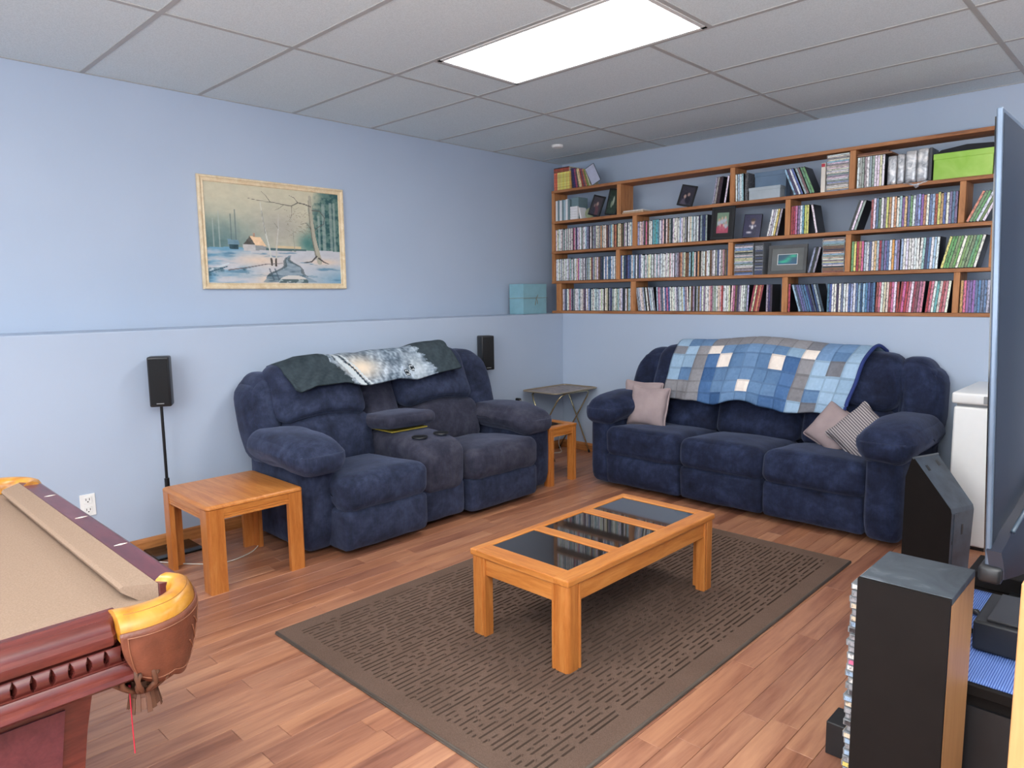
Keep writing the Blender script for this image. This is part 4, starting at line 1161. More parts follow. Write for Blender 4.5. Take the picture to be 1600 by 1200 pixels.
# ------------------------------------------------------------------ landscape painting on the left wall
def painting():
    R_, C_ = 150, 224; yy, xx = np.mgrid[0:R_, 0:C_]; u = (xx+.5)/C_; v = (yy+.5)/R_
    rn = np.random.RandomState(5)
    def fbm(su, sv, seed):
        out = np.zeros((R_, C_)); a = 1; tot = 0
        for o_ in range(4):
            n1, n2 = int(su*2**o_)+2, int(sv*2**o_)+2
            gr = np.random.RandomState(seed+o_).rand(n2+1, n1+1)
            fx = u*(n1-1); fy = v*(n2-1); ix = fx.astype(int); iy = fy.astype(int); tx = fx-ix; ty = fy-iy; tx = tx*tx*(3-2*tx); ty = ty*ty*(3-2*ty)
            out += a*((gr[iy, ix]*(1-tx)+gr[iy, ix+1]*tx)*(1-ty)+(gr[iy+1, ix]*(1-tx)+gr[iy+1, ix+1]*tx)*ty); tot += a; a *= .55
        return out/tot
    def C3(c): return np.array(c, float)
    def mixw(im, c, w_): w_ = np.clip(w_, 0, 1)[..., None]; return im*(1-w_)+C3(c)*w_
    f1 = fbm(4, 3, 1); f2 = fbm(14, 10, 9); f3 = fbm(40, 6, 20); f4 = fbm(6, 24, 33); f5 = fbm(30, 30, 50)
    im = np.zeros((R_, C_, 3)); im[:] = C3((205, 198, 172))
    im = mixw(im, (152, 164, 152), np.clip((v-.10)*2.6, 0, 1)*np.clip(1.25-u*2.2, 0, 1)+(f1-.5)*.8)
    im = mixw(im, (98, 126, 126), np.clip((v-.28)*3.4, 0, 1)*np.clip(1.15-u*2.4, 0, 1)*(.6+f3*.8))
    im = mixw(im, (172, 168, 156), np.exp(-((u-.52)/.2)**2-((v-.42)/.2)**2)*.9)
    # right wood
    rw = np.clip((u-.70-.06*(f2-.5)-.16*np.clip(.5-v, 0, 1))*9, 0, 1)*(v < .64)
    im = mixw(im, (88, 122, 116), rw*.9); im = mixw(im, (46, 84, 86), rw*np.clip((f5-.42)*5, 0, 1))
    im = mixw(im, (70, 122, 118), np.exp(-((u-.73)/.07)**2-((v-.56)/.10)**2)*.9)
    for tu, tw, tv in ((.87, .012, .12), (.93, .010, .1), (.83, .008, .25), (.96, .008, .1), (.09, .005, .28), (.17, .004, .3), (.20, .004, .25), (.05, .004, .35)):
        m_ = (np.abs(u-tu) < tw) & (v > tv) & (v < .64); im[m_] = im[m_]*.45+C3((176, 184, 176) if tu > .5 or tu < .1 else (92, 108, 112))*.55
    im = mixw(im, (214, 190, 150), ((v > .60) & (v < .625) & (u > .48) & (u < .68))*.9)
    im = mixw(im, (72, 100, 104), ((v > .625) & (v < .64+.02*f2) & (u > .36) & (u < .72))*.9)
    # snow
    sn = v > .645-.01*np.sin(u*9)
    sc = np.zeros_like(im); sc[:] = C3((196, 196, 200)); sc = mixw(sc, (112, 158, 184), np.clip((.42-u)*2.6, 0, 1)*np.clip((f4-.36)*3.5, 0, 1)+np.clip((u-.66)*2.6, 0, 1)*np.clip((v-.78)*6, 0, 1)+np.exp(-((v-.64)/.03)**2)*(u < .3))
    sc = mixw(sc, (226, 204, 184), np.exp(-((u-.36)/.16)**2-((v-.76)/.06)**2)+np.exp(-((u-.86)/.13)**2-((v-.76)/.035)**2)+np.exp(-((u-.42)/.09)**2-((v-.97)/.07)**2))
    sc = mixw(sc, (92, 132, 156), np.clip((f4-.62)*6, 0, .8))
    im[sn] = sc[sn]
    # stream
    cu = .585+.02*np.sin(v*40); hw = .012+np.clip(v-.74, 0, 1)**1.25*1.15
    st_ = (v > .70) & (np.abs(u-cu-.25*(v-.74)*(v > .8)*-.3) < hw) & (v < .99)
    im[st_] = (im*.25+C3((128, 148, 160))*.75)[st_]; im = mixw(im, (70, 96, 108), st_*np.clip((f4-.5)*4, 0, .9))
    bk = (np.abs(np.abs(u-cu)-hw) < .010+.018*(f2-.4)) & (v > .72) & (v < .93); im[bk] = im[bk]*.4+C3((60, 74, 78))*.6
    for su in (.43, .47): m_ = (np.abs(u-su-(v-.85)*.25) < .006) & (v > .84) & (v < .97); im[m_] = im[m_]*.4+C3((70, 84, 96))*.6
    # houses
    def poly(P_, c):
        nonlocal im
        ins = np.zeros((R_, C_), bool); n = len(P_)
        for i in range(n):
            (x1, y1), (x2, y2) = P_[i], P_[(i+1) % n]
            cond = ((y1 > v) != (y2 > v)) & (u < (x2-x1)*(v-y1)/((y2-y1) if y2 != y1 else 1e-9)+x1); ins ^= cond
        im[ins] = C3(c)+(f5[ins]-.5)[:, None]*24
    poly([(.15, .60), (.215, .60), (.215, .655), (.155, .655)], (52, 78, 88)); poly([(.14, .555), (.215, .56), (.225, .61), (.145, .605)], (118, 148, 164))
    poly([(.245, .605), (.30, .52), (.335, .60), (.335, .665), (.25, .665)], (190, 186, 184)); poly([(.25, .60), (.297, .515), (.335, .60)], (88, 84, 80))
    poly([(.297, .513), (.375, .523), (.415, .612), (.335, .605)], (232, 196, 158)); poly([(.335, .605), (.415, .612), (.41, .65), (.335, .66)], (148, 150, 150))
    poly([(.320, .48), (.333, .48), (.336, .52), (.320, .52)], (176, 140, 120))
    # trees
    def stroke(P_, w0, w1, c, al=1.0):
        nonlocal im
        n = len(P_)-1
        for i in range(n):
            (x1, y1), (x2, y2) = P_[i], P_[i+1]; dx, dy = (x2-x1)*1.49, y2-y1; L = dx*dx+dy*dy
            t_ = np.clip((((u-x1)*1.49)*dx+(v-y1)*dy)/L, 0, 1); d = np.sqrt(((u-x1)*1.49-t_*dx)**2+((v-y1)-t_*dy)**2)
            ww = w0+(w1-w0)*(i+t_)/n; im = mixw(im, c, np.clip((ww-d)/.003+.5, 0, 1)*al)
    br = (92, 88, 84)
    stroke([(.385, .16), (.40, .36), (.42, .52), (.44, .66), (.447, .80)], .003, .010, (206, 206, 198)); stroke([(.392, .25), (.412, .48)], .003, .004, (120, 122, 118), .7); stroke([(.446, .74), (.449, .80)], .010, .012, (70, 62, 56))
    stroke([(.515, .27), (.51, .42), (.49, .62), (.48, .80)], .002, .009, (196, 194, 186)); stroke([(.482, .74), (.479, .81)], .009, .012, (70, 62, 56))
    stroke([(.765, .06), (.77, .30), (.785, .50), (.81, .66), (.825, .76)], .018, .030, (176, 170, 152)); stroke([(.752, .1), (.757, .3), (.77, .5), (.795, .7)], .004, .008, (120, 116, 104), .8)
    stroke([(.80, .70), (.76, .76), (.70, .77)], .010, .003, (84, 78, 76)); stroke([(.82, .72), (.86, .76), (.90, .78)], .010, .003, (84, 78, 76))
    stroke([(.77, .16), (.72, .14), (.67, .13), (.62, .17), (.56, .165), (.48, .15), (.38, .145), (.30, .13)], .006, .0015, br)
    stroke([(.67, .13), (.64, .08), (.60, .06)], .004, .001, br); stroke([(.46, .15), (.43, .09), (.40, .05)], .003, .001, br); stroke([(.62, .17), (.62, .26), (.60, .32)], .003, .001, br)
    stroke([(.78, .20), (.84, .20), (.88, .27), (.87, .34), (.82, .38), (.795, .42)], .004, .003, br); stroke([(.765, .40), (.73, .34), (.68, .36)], .004, .001, br); stroke([(.56, .165), (.52, .21), (.49, .23)], .002, .001, br)
    stroke([(.62, .40), (.625, .55), (.63, .66)], .0025, .003, (150, 152, 140)); stroke([(.51, .42), (.48, .36)], .002, .001, br)
    for _ in range(60):
        a = rn.uniform(.58, .76); b = rn.uniform(.2, .5); stroke([(a, b), (a+rn.uniform(-.04, .04), b+rn.uniform(-.03, .03))], .0015, .0008, (116, 104, 90), .7)
    # snow-capped bush, log, bank reeds
    m_ = (((u-.61)/.115)**2+((v-.985)/.075)**2 < 1) & (v < .995); im[m_] = C3((214, 208, 200)); m2 = m_ & (v > .95); im[m2] = im[m2]*.2+C3((56, 80, 84))*.8
    im = mixw(im, (190, 200, 200), m2*(f5 > .58)*.7)
    stroke([(.01, .87), (.14, .80)], .006, .008, (206, 214, 216)); stroke([(.01, .89), (.13, .83)], .006, .005, (58, 92, 106))
    im = mixw(im, (60, 96, 110), ((u < .28) & (v > .84) & (v < .93-.1*u))*np.clip((f2-.48)*6, 0, .8)); stroke([(.14, .865), (.26, .84), (.40, .80), (.53, .785)], .007, .003, (104, 96, 96), .8)
    im += (f5-.5)[..., None]*16
    return im
pg = empty('framed_painting', (XU, -2.46, 1.74)); OP = pg.location
tag(pg, 'framed snowy woodland landscape painting with cottage and stream on the left wall', 'painting')
py0, py1, pz0, pz1 = -2.965, -1.965, 1.403, 2.082
fm = woodmat('pale_gilt_frame', [(.3, (214, 188, 148)), (.7, (236, 218, 186))], (10, 10, 10), .45, 2, bump=.08)
prof = [(0, .002), (0, .018), (.004, .024), (.012, .024), (.016, .018), (.026, .014), (.030, .017), (.034, .017), (.038, .010), (.038, .002)]
g = G(); n = len(prof)
rings = []
for (cy, cz, sy, sz) in ((py0, pz0, 1, 1), (py1, pz0, -1, 1), (py1, pz1, -1, -1), (py0, pz1, 1, -1)):
    rings.append([g.bm.verts.new((XU+h_, cy+sy*d_, cz+sz*d_)) for d_, h_ in prof])
for k in range(4):
    A, Bq = rings[k], rings[(k+1) % 4]
    for i in range(n): g._face([A[i], A[(i+1) % n], Bq[(i+1) % n], Bq[i]])
g.build('picture_frame', fm, pg, off=OP)
raster('canvas', painting(), vcolmat('oil_paint', .55, bumpn=120, spec=.3), pg,
       lambda u, v: (.009, py0+.036+u*(py1-py0-.072)-OP[1], pz1-.036-v*(pz1-pz0-.072)-OP[2]))

# ------------------------------------------------------------------ satellite speakers
def sat(par, c, rz, off):
    M = Matrix.Translation(c) @ Matrix.Rotation(rz, 4, 'Z')
    g = G(); g.box(-.052, .052, -.045, .05, 0, .262, .008, 3, M=M); g.build('cabinet', M_BLACK, par, off=off, smooth=True, angle=40)
    g = G(); g.box(-.045, .045, -.055, -.0455, .012, .252, .004, 2, M=M); g.build('grille', M_GRILLE, par, off=off, smooth=True, angle=40)
    g = G(); g.box(-.018, .018, -.0565, -.0552, .016, .021, 0, M=M); g.build('badge', M_GREY, par, off=off)
t = empty('speaker_stand', (.085, -3.405, 0)); tag(t, 'black speaker stand with thin pole and square glassy base by the left wall', 'speaker stand'); O = t.location
g = G(); g.box(-.02+.03, .225, -3.525, -3.285, .0005, .012, .004, 2); g.build('base_plate', NT('black_glass_base').fin(rgb((16, 18, 20)), .08), t, off=O)
g = G(); g.tube([(.085, -3.405, .012), (.085, -3.405, .36)], .0105, 14); g.tube([(.085, -3.405, .36), (.085, -3.405, .785)], .0075, 14); g.tube([(.085, -3.405, .345), (.085, -3.405, .395)], .0125, 14)
g.lathe([(.03, .012), (.028, .02), (.016, .035), (.011, .06)], (.085, -3.405, 0), 20); g.build('pole', M_BLACKM, t, smooth=True, angle=40, off=O)
t = empty('satellite_speaker', (.085, -3.405, .787)); tag(t, 'small black satellite speaker on the pole stand by the left wall', 'speaker'); sat(t, (.085, -3.4, .786), radians(62), t.location)
t = empty('satellite_speaker', (.05, -1.01, .775)); tag(t, 'small black satellite speaker mounted on the wall behind the recliner', 'speaker'); sat(t, (.072, -1.01, .778), radians(70), t.location)
g = G(); g.box(.0005, .03, -1.03, -.99, .86, .93, .003); g.build('wall_bracket', M_BLACKM, t, off=t.location)
# outlet
t = empty('wall_outlet', (0, -3.765, .31)); tag(t, 'white double electrical outlet low on the left wall', 'outlet'); O = t.location
g = G(); g.box(.0005, .006, -3.80, -3.73, .255, .368, .002, 2); g.build('cover_plate', M_PLATE, t, off=O)
for zc in (.286, .338):
    g = G(); g.box(.006, .008, -3.782, -3.748, zc-.017, zc+.017, .003, 2); s_ = g.build('socket', M_PLATE, t, off=O)
    g = G()
    for dy in (-.008, .008): g.box(.0079, .0085, -3.765+dy-.0014, -3.765+dy+.0014, zc-.002, zc+.009)
    g.box(.0079, .0085, -3.768, -3.762, zc-.011, zc-.006); g.build('slot', M_BLACK, s_, off=O)
# cables
def cable(name, pts, r, m_, label):
    P_ = []
    for i in range(len(pts)-1):
        p0, p1, p2, p3 = [Vector(pts[min(len(pts)-1, max(0, i+k))]) for k in (-1, 0, 1, 2)]
        for k in range(8):
            f = k/8; P_.append(.5*((2*p1)+(-p0+p2)*f+(2*p0-5*p1+4*p2-p3)*f*f+(-p0+3*p1-3*p2+p3)*f**3))
    P_.append(Vector(pts[-1])); g = G(); g.tube(P_, r, 8); return tag(g.build(name, m_, smooth=True), label, 'cable')
cable('speaker_cable', [(.20, -3.55, .004), (.40, -3.42, .004), (.50, -3.30, .004), (.46, -3.14, .004), (.33, -3.02, .004), (.2, -2.95, .004)], .0028, plain('white_cord', (214, 210, 200), .5), 'thin white speaker cable trailing across the floor under the near end table')
cable('power_cord', [(.03, -.33, .004), (.10, -.30, .004), (.14, -.20, .004), (.08, -.14, .02), (.03, -.10, .06), (.022, -.05, .16)], .003, bpy.data.materials['white_cord'], 'short white power cord on the floor in the corner under the tray table')

# ------------------------------------------------------------------ folding tray table in the corner
t = empty('tray_table', (.22, -.29, 0)); tag(t, 'folding tray table with a faded patterned top and thin brass legs in the corner', 'tray table'); O = t.location
tx0, tx1, ty0, ty1, tz = .035, .405, -.57, -.03, .562
mm = NT('faded_tray_print'); n = mm.noise(mm.coords(), 12, 5, .7, 1); M_TRAY = mm.fin(mm.ramp(n, [(.35, (96, 84, 80)), (.5, (140, 122, 112)), (.65, (168, 148, 132))]), .35)
def rrect(x0, x1, y0, y1, r, n=5): return [(cx+r*cos(a), cy+r*sin(a)) for cx, cy, a0 in ((x1-r, y1-r, 0), (x0+r, y1-r, pi/2), (x0+r, y0+r, pi), (x1-r, y0+r, 3*pi/2)) for a in [a0+k*(pi/2)/n for k in range(n+1)]]
g = G(); g.prism(rrect(tx0+.004, tx1-.004, ty0+.004, ty1-.004, .03), tz-.004, tz, 'z'); g.build('tray', M_TRAY, t, off=O)
g = G(); P_ = rrect(tx0, tx1, ty0, ty1, .035, 8); g.tube([(p[0], p[1], tz+.003) for p in P_], .006, 8, close=True); g.build('rim', plain('tray_rim', (168, 152, 130), .35, .5), t, smooth=True, off=O)
brass = plain('pale_brass_tube', (206, 196, 160), .25, .8)
for s_ in (0, 1):
    xt, xb = ((.07, .325), (.37, .02))[s_]; ya, yb = ((-.505, -.045), (-.47, -.08))[s_]
    g = G(); P_ = [(xb, ya, .008), (xt+(xb-xt)*.12, ya, tz-.07), (xt+(xb-xt)*.04, ya+.015, tz-.030), (xt, ya+.06, tz-.012), (xt, yb-.06, tz-.012), (xt+(xb-xt)*.04, yb-.015, tz-.030), (xt+(xb-xt)*.12, yb, tz-.07), (xb, yb, .008)]
    g.tube(P_, .0065, 10); g.build('leg_frame', brass, t, smooth=True, off=O)
    for yy in (ya, yb):
        g = G(); g.tube([(xb+(xt-xb)*.0, yy, .0), (xb+(xt-xb)*.03, yy, .022)], .009, 10); g.build('foot_cap', M_BLACK, t, off=O)
# phone and small things on the far end table
t = empty('cordless_phone', (.62, -.93, .419)); tag(t, 'black cordless phone standing in its cradle behind the far recliner arm', 'phone'); O = t.location
PX, PY = .40, -1.0
t.location = (PX, PY, .4185); O = t.location
g = G(); g.box(PX-.035, PX+.035, PY-.04, PY+.04, .4188, .445, .01, 2); g.build('cradle', M_BLACK, t, off=O)
g = G(); g.box(PX-.024, PX+.024, PY-.012, PY+.014, .44, .585, .010, 3); g.build('handset', M_BLACKM, t, smooth=True, off=O)
g = G(); g.box(PX+.0235, PX+.0250, PY-.009, PY+.009, .545, .572); g.build('screen', M_GREY, t, off=O)
g = G(); g.lathe([(.016, 0), (.018, .012), (.012, .03), (.010, .05), (.0, .052)], (.47, -.87, .4188), 16)
tag(g.build('small_figurine', M_BLACK, smooth=True), 'tiny black object standing on the far end table under the tray table', 'ornament')

# ------------------------------------------------------------------ chest freezer
t = empty('chest_freezer', (3.6, -.32, 0)); tag(t, 'white chest freezer standing against the back wall behind the television', 'freezer'); O = t.location
g = G(); g.box(3.118, 4.08, -.60, -.02, .02, .745, .012, 3); g.build('freezer_body', M_WHITE, t, smooth=True, angle=40, off=O)
g = G(); g.box(3.13, 4.07, -.585, -.03, .745, .760); g.build('gasket', M_GREY, t, off=O)
g = G(); g.box(3.108, 4.09, -.612, -.012, .760, .818, .012, 3); g.build('lid', M_WHITE, t, smooth=True, angle=40, off=O)
g = G(); g.box(3.25, 3.36, -.616, -.611, .768, .806, .001); g.build('badge', M_GREY, t, off=O)
g = G(); g.box(3.14, 4.06, -.58, -.04, 0, .02); g.build('plinth', M_BLACK, t, off=O)

# ------------------------------------------------------------------ television (seen from behind) on its console
t = empty('television', (3.72, -2.3, .44)); tag(t, 'large flat television seen from behind at the right edge', 'television'); O = t.location
tilt = lambda z: .009-.034*(z-.76)/.92
def shear(vs):
    for v in vs: v.co.x += tilt(v.co.z)
blue_back = NT('tv_back_metal'); blue_back = blue_back.fin(rgb((27, 38, 55)), .4, .2)
Y0, Y1 = -3.1, -1.45
g = G(); shear(g.box(3.701, 3.712, Y0, Y1, .765, 1.685, .003)); g.build('screen_bezel', plain('tv_bezel', (96, 110, 128), .3, .4), t, off=O)
g = G(); shear(g.box(3.697, 3.7005, Y0+.012, Y1-.012, .80, 1.67)); g.build('screen', NT('dark_screen').fin(rgb((8, 9, 12)), .08), t, off=O)
g = G()
def pb_(i, j):
    y = Y0+.010+(Y1-Y0-.02)*i/24; z = .78+.895*j/16; e = min(1, min(i, 24-i)/3)*min(1, min(j+1, 16-j)/3)
    return Vector((3.7125+.022*sin(e*pi/2)+tilt(z), y, z))
g.grid(pb_, 25, 17); g.build('back_panel', blue_back, t, smooth=True, off=O)
def lower(i, j):
    y = Y0-.004+(Y1-Y0+.008)*i/30; s_ = i/30
    top = .80+.20*sin(pi*min(1, max(0, s_*1.0)))**.8
    z = .745+(top-.745)*j/8; e = sin(pi*min(1, (i+.8)/5)/2)*sin(pi*min(1, (30-i+.8)/5)/2)
    return Vector((3.722+.055*e*(1-(j/8)**2*.45)+tilt(z), y, z-.012*(1-e)*(-1)))
g = G(); g.grid(lower, 31, 9, lambda i, j: (-.026, 0, 0)); g.build('rear_housing', plain('tv_chin_plastic', (24, 28, 42), .35), t, smooth=True, angle=50, off=O)
g = G(); g.tube([lower(i, 8)+Vector((.001, 0, .002)) for i in range(1, 30)], .0045, 8); g.build('housing_ridge', plain('tv_ridge', (62, 76, 90), .35), t, smooth=True, off=O)
g = G(); g.box(3.700, 3.742, Y0-.014, Y0+.07, .742, .778, .008, 2); g.build('corner_foot', M_BLACK, t, smooth=True, off=O)
sk = plain('rating_label', (176, 196, 220), .4, var=.02)
c0 = lower(6, 3)
g = G(); g.box(c0.x+.004, c0.x+.0052, c0.y-.03, c0.y+.12, .79, .825); so_ = g.build('rating_label', sk, t, off=O)
g = G()
for k in range(4): g.box(c0.x+.0052, c0.x+.0056, c0.y-.024, c0.y+.09-.012*(k % 2), .796+.0065*k, .7985+.0065*k)
g.build('label_print', M_BLACK, so_, off=O)
g = G()
for dy in (-.075, -.055): g.tube([(c0.x-.002, c0.y+dy, .825+(.004 if dy > -.06 else 0)), (c0.x+.003, c0.y+dy, .825+(.004 if dy > -.06 else 0))], .004, 10)
g.build('screw', M_WHITE, t, off=O)
g = G(); g.box(3.715, 3.745, -2.40, -2.28, .42, .80, .01); g.prism([(3.64, -2.45), (3.84, -2.45), (3.86, -2.345), (3.84, -2.245), (3.64, -2.245)], .4105, .424, 'z', .003); g.build('stand', M_BLACKM, t, off=O)
# console
t = empty('media_console', (3.9, -2.45, 0)); tag(t, 'low dark media console under the television, blue ribbed mat on top', 'console'); O = t.location
cx0, cx1, cy0, cy1, cz = 3.512, 4.30, -2.885, -2.02, .405
g = G(); g.box(cx0, cx1, cy0, cy1, cz-.028, cz, .003); g.build('top', M_ESP, t, off=O)
g = G()
g.box(cx0+.01, cx0+.03, cy0+.01, cy1-.01, 0, cz-.0285); g.box(cx1-.03, cx1-.01, cy0+.01, cy1-.01, 0, cz-.0285); g.box(cx0+.03, cx1-.03, cy1-.03, cy1-.01, 0, cz-.0285); g.box(cx0+.03, cx1-.03, cy0+.02, cy0+.035, 0, cz-.0285, 0)
g.build('carcass', M_ESP, t, off=O)
g = G(); g.box(cx0+.03, cx1-.03, cy0+.012, cy0+.02, .03, cz-.06); g.build('panel', M_BLACK, t, off=O)
mt = NT('blue_ribbed_mat'); wv = mt.node('ShaderNodeTexWave'); wv.bands_direction = 'X'; wv.inputs['Scale'].default_value = 62
mt.link(mt.coords(), wv.inputs[0]); mt.bump(wv.outputs[1], .6, .004); M_MAT = mt.fin(mt.ramp(wv.outputs[1], [(.3, (64, 96, 176)), (.6, (128, 158, 222))]), .7)
g = G(); g.grid(lambda i, j: Vector((3.53+.55*i/24, -2.872+.62*j/24, cz+.0025+.0012*sin(i*1.1)*sin(j*.9))), 25, 25, lambda i, j: (0, 0, -.0022))
tag(g.build('ribbed_mat', M_MAT, smooth=True), 'blue ribbed placemat spread over the dark media console', 'mat')
t = empty('set_top_box', (3.75, -2.585, cz+.006)); tag(t, 'black flat set-top box with ridged lid on the blue mat', 'set-top box'); O = t.location
g = G(); g.box(3.628, 3.86, -2.70, -2.47, cz+.0062, cz+.085, .006, 2); g.build('casing', M_BLACK, t, off=O)
g = G(); g.box(3.655, 3.85, -2.685, -2.48, cz+.085, cz+.092, .002); g.build('lid_plate', plain('dark_brushed', (44, 44, 48), .35), t, off=O)
g = G(); g.box(3.512+.012, 3.80, -2.225, -2.05, cz+.0008, cz+.052, .003); o = g.build('dark_receiver', M_ESP); tag(o, 'flat dark brown box behind the set-top box on the console', 'receiver')
for k, (a, b, c_) in enumerate((((3.575, -2.46, cz+.012), (3.615, -2.49, cz+.012), 'upper'), ((3.57, -2.60, cz+.012), (3.618, -2.60, cz+.012), 'lower'))):
    g = G(); g.tube([a, ((a[0]+b[0])/2, a[1]-.004, a[2]+.002), b], [.005, .009, .006], 10); tag(g.build('cable_plug', M_BLACK, smooth=True), f'{c_} small black cable plug lying on the blue mat', 'plug')

# ------------------------------------------------------------------ tower speaker with disc stack, second tower
def tower(x0, x1, y0, y1, h, label, zb=.0):
    c = ((x0+x1)/2, (y0+y1)/2, zb); t = empty('tower_speaker', c); tag(t, label, 'speaker')
    g = G(); g.box(x0, x1, y0+.012, y1, .004+zb, h, .0015, 1); 
    o = g.build('cabinet', [M_DUST, M_TAN], t, off=c)
    for p in o.data.polygons:
        if abs(p.normal.x) > .9: p.material_index = 1
    g = G(); g.box(x0+.0005, x1-.0005, y0, y0+.0118, .02+zb, h-.001, .002); g.build('back_plate', M_ESP, t, off=c)
    g = G(); g.box(x0+.004, x1-.004, y1+.0005, y1+.014, .10+zb, h-.012, .004); g.build('grille', M_GRILLE, t, off=c)
    g = G(); g.box(x0+.012, x1-.012, y0+.02, y1-.01, zb, .004+zb); g.build('plinth', M_BLACK, t, off=c)
# open disc tower: cases lie inside and stick out of its left side
x0, x1, y0, y1, h = 3.482, 3.664, -3.147, -2.922, .70
t = empty('disc_tower', ((x0+x1)/2, (y0+y1)/2, 0)); tag(t, 'tall black disc tower, tan side and dusty top, in the right foreground', 'disc tower'); O = t.location
g = G(); g.box(x0, x1, y0+.0125, y1, h-.016, h, .0012, 1); g.build('top_panel', M_DUST, t, off=O)
g = G(); g.box(x1-.014, x1, y0+.0125, y1-.0005, .016, h-.0165); g.build('side_panel', M_TAN, t, off=O)
g = G(); g.box(x0, x1-.0005, y0, y0+.012, .016, h-.0005); g.build('front_panel', M_ESP, t, off=O)
g = G(); g.box(x0, x1-.0145, y1-.012, y1, .016, h-.0165); g.build('rear_panel', M_ESP, t, off=O)
g = G(); g.box(x0, x1, y0, y1, 0, .0155); g.build('base_panel', M_ESP, t, off=O)
t = empty('tan_cabinet', (4.0, -3.42, 0)); tag(t, 'tan wooden cabinet cut off by the right edge of the photo', 'cabinet'); O = t.location
g = G(); g.box(3.826, 4.26, -3.52, -3.50, 0, .90, .002); g.build('side_panel', M_TAN, t, off=O)
g = G(); g.box(3.90, 4.24, -3.4995, -3.22, .02, .88, .002); g.build('cabinet_body', M_ESP, t, off=O)
g = G(); g.box(3.299, 3.47, -2.769, -2.672, 0, .10, .003); tag(g.build('black_box', M_BLACK), 'low black box on the floor at the left foot of the disc tower', 'box')
def flat_case():
    g = G(); g.box(-.0675, .0675, -.095, .095, 0, .0142, .001, 1); g.mi = 1; g.box(-.0688, -.0672, -.09, .09, .0022, .0120); g.box(-.064, .064, -.0960, -.0945, .0022, .0120)
    bmesh.ops.recalc_face_normals(g.bm, faces=g.bm.faces)
    me = bpy.data.meshes.new('flat_case'); g.bm.to_mesh(me); g.bm.free(); me.materials.append(M_CASEC); me.materials.append(M_SPINE); return me
MF = flat_case()
cols = ['white', 'grey', 'cream', 'grey', 'white', 'black', 'pink', 'white', 'grey', 'pale blue', 'grey', 'cream']
for i in range(44):
    nm = 'yellow' if i == 14 else ('white' if i == 43 else rb.choice(cols))
    o = bpy.data.objects.new('disc_case', MF); COL.objects.link(o); z = .0165+i*.0150
    o.location = (3.5305+rb.uniform(-.004, .004), -3.0345+rb.uniform(-.004, .004), z); o.rotation_euler = (0, 0, rb.uniform(-.015, .015))
    o.color = rgb(tuple(v*.8+30 for v in NAMES[nm]))
    tag(o, f'{nm} disc case, {nth(i+1)} from the bottom inside the disc tower', 'disc case', 'disc cases stacked in the disc tower')

# black plastic speaker housing by the sofa
Ov = Vector((3.240, -1.090, 0)); d_ = Vector((.94, -.34, 0)).normalized(); w_ = Vector((.34, .94, 0)).normalized(); Z = Vector((0, 0, 1))
t = empty('speaker_housing', Ov+w_*.08); tag(t, 'dark slanted plastic speaker housing seen from behind in front of the freezer', 'speaker'); O = t.location
L, W_, bend, top, a_ = .235, .150, .325, .535, .195
g = G()
def hp(q, s): return Ov+d_*q[0]+Z*q[1]+w_*s
side = [(0, 0), (0, bend-.015), (-.006, bend+.006), (-a_, top), (-a_-.012, top-.002), (-L, top-.10), (-L, 0)]
A = [g.bm.verts.new(hp(q, 0)) for q in side]; Bq = [g.bm.verts.new(hp(q, W_+.03*(q[1]/top))) for q in side]
g._face(A); g._face(Bq[::-1])
for i in range(len(side)): g._face([A[i], Bq[i], Bq[(i+1) % len(side)], A[(i+1) % len(side)]])
o = g.build('housing', [plain('slate_plastic', (58, 68, 80), .4, var=.18, scale=14), M_ESP], t, off=O)
for p in o.data.polygons:
    if abs(p.normal.dot(w_)) > .8: p.material_index = 1
g = G(); g.tube([hp((-a_-.004, top), -.002), hp((-a_-.004, top), W_+.034)], .006, 8); g.build('top_lip', plain('slate_lip', (84, 90, 98), .4), t, off=O)
def slot(s0, k0, w2, h2):
    # holes on the slanted back: k0 fraction down the slant
    p = hp((-.006-(a_-.006)*(1-k0), bend+.006+(top-bend-.006)*(1-k0)), s0); nrm = Vector((0, 0, 0)); dn = (d_*(a_)-Z*(top-bend)).normalized(); nr = w_.cross(dn); nr = nr if nr.z > 0 else -nr
    g = G(); vs = g.box(-w2/2, w2/2, -h2/2, h2/2, -.001, .0008)
    M = Matrix((w_, dn, nr)).transposed().to_4x4(); M.translation = p
    for v in vs: v.co = M @ v.co
    g.build('keyhole', M_BLACK, t, off=O)
slot(.045, .22, .017, .030); slot(.135, .16, .017, .030)
g = G(); 
for (s0, zc, h2) in ((.085, .225, .05), (.018, .17, .018)):
    vs = g.box(-.007, .007, -.0008, .001, -h2/2, h2/2, 0); M = Matrix((w_, d_, Z)).transposed().to_4x4(); M.translation = hp((0, zc), s0)
    for v in vs: v.co = M @ v.co
g.build('keyhole', M_BLACK, t, off=O)
g = G(); vs = g.box(-.012, .012, -.0005, .003, -.16, .14); M = Matrix((w_, d_, Z)).transposed().to_4x4(); M.translation = hp((0, .165), .03)
for v in vs: v.co = M @ v.co
g.build('rib', bpy.data.materials['slate_plastic'], t, off=O)

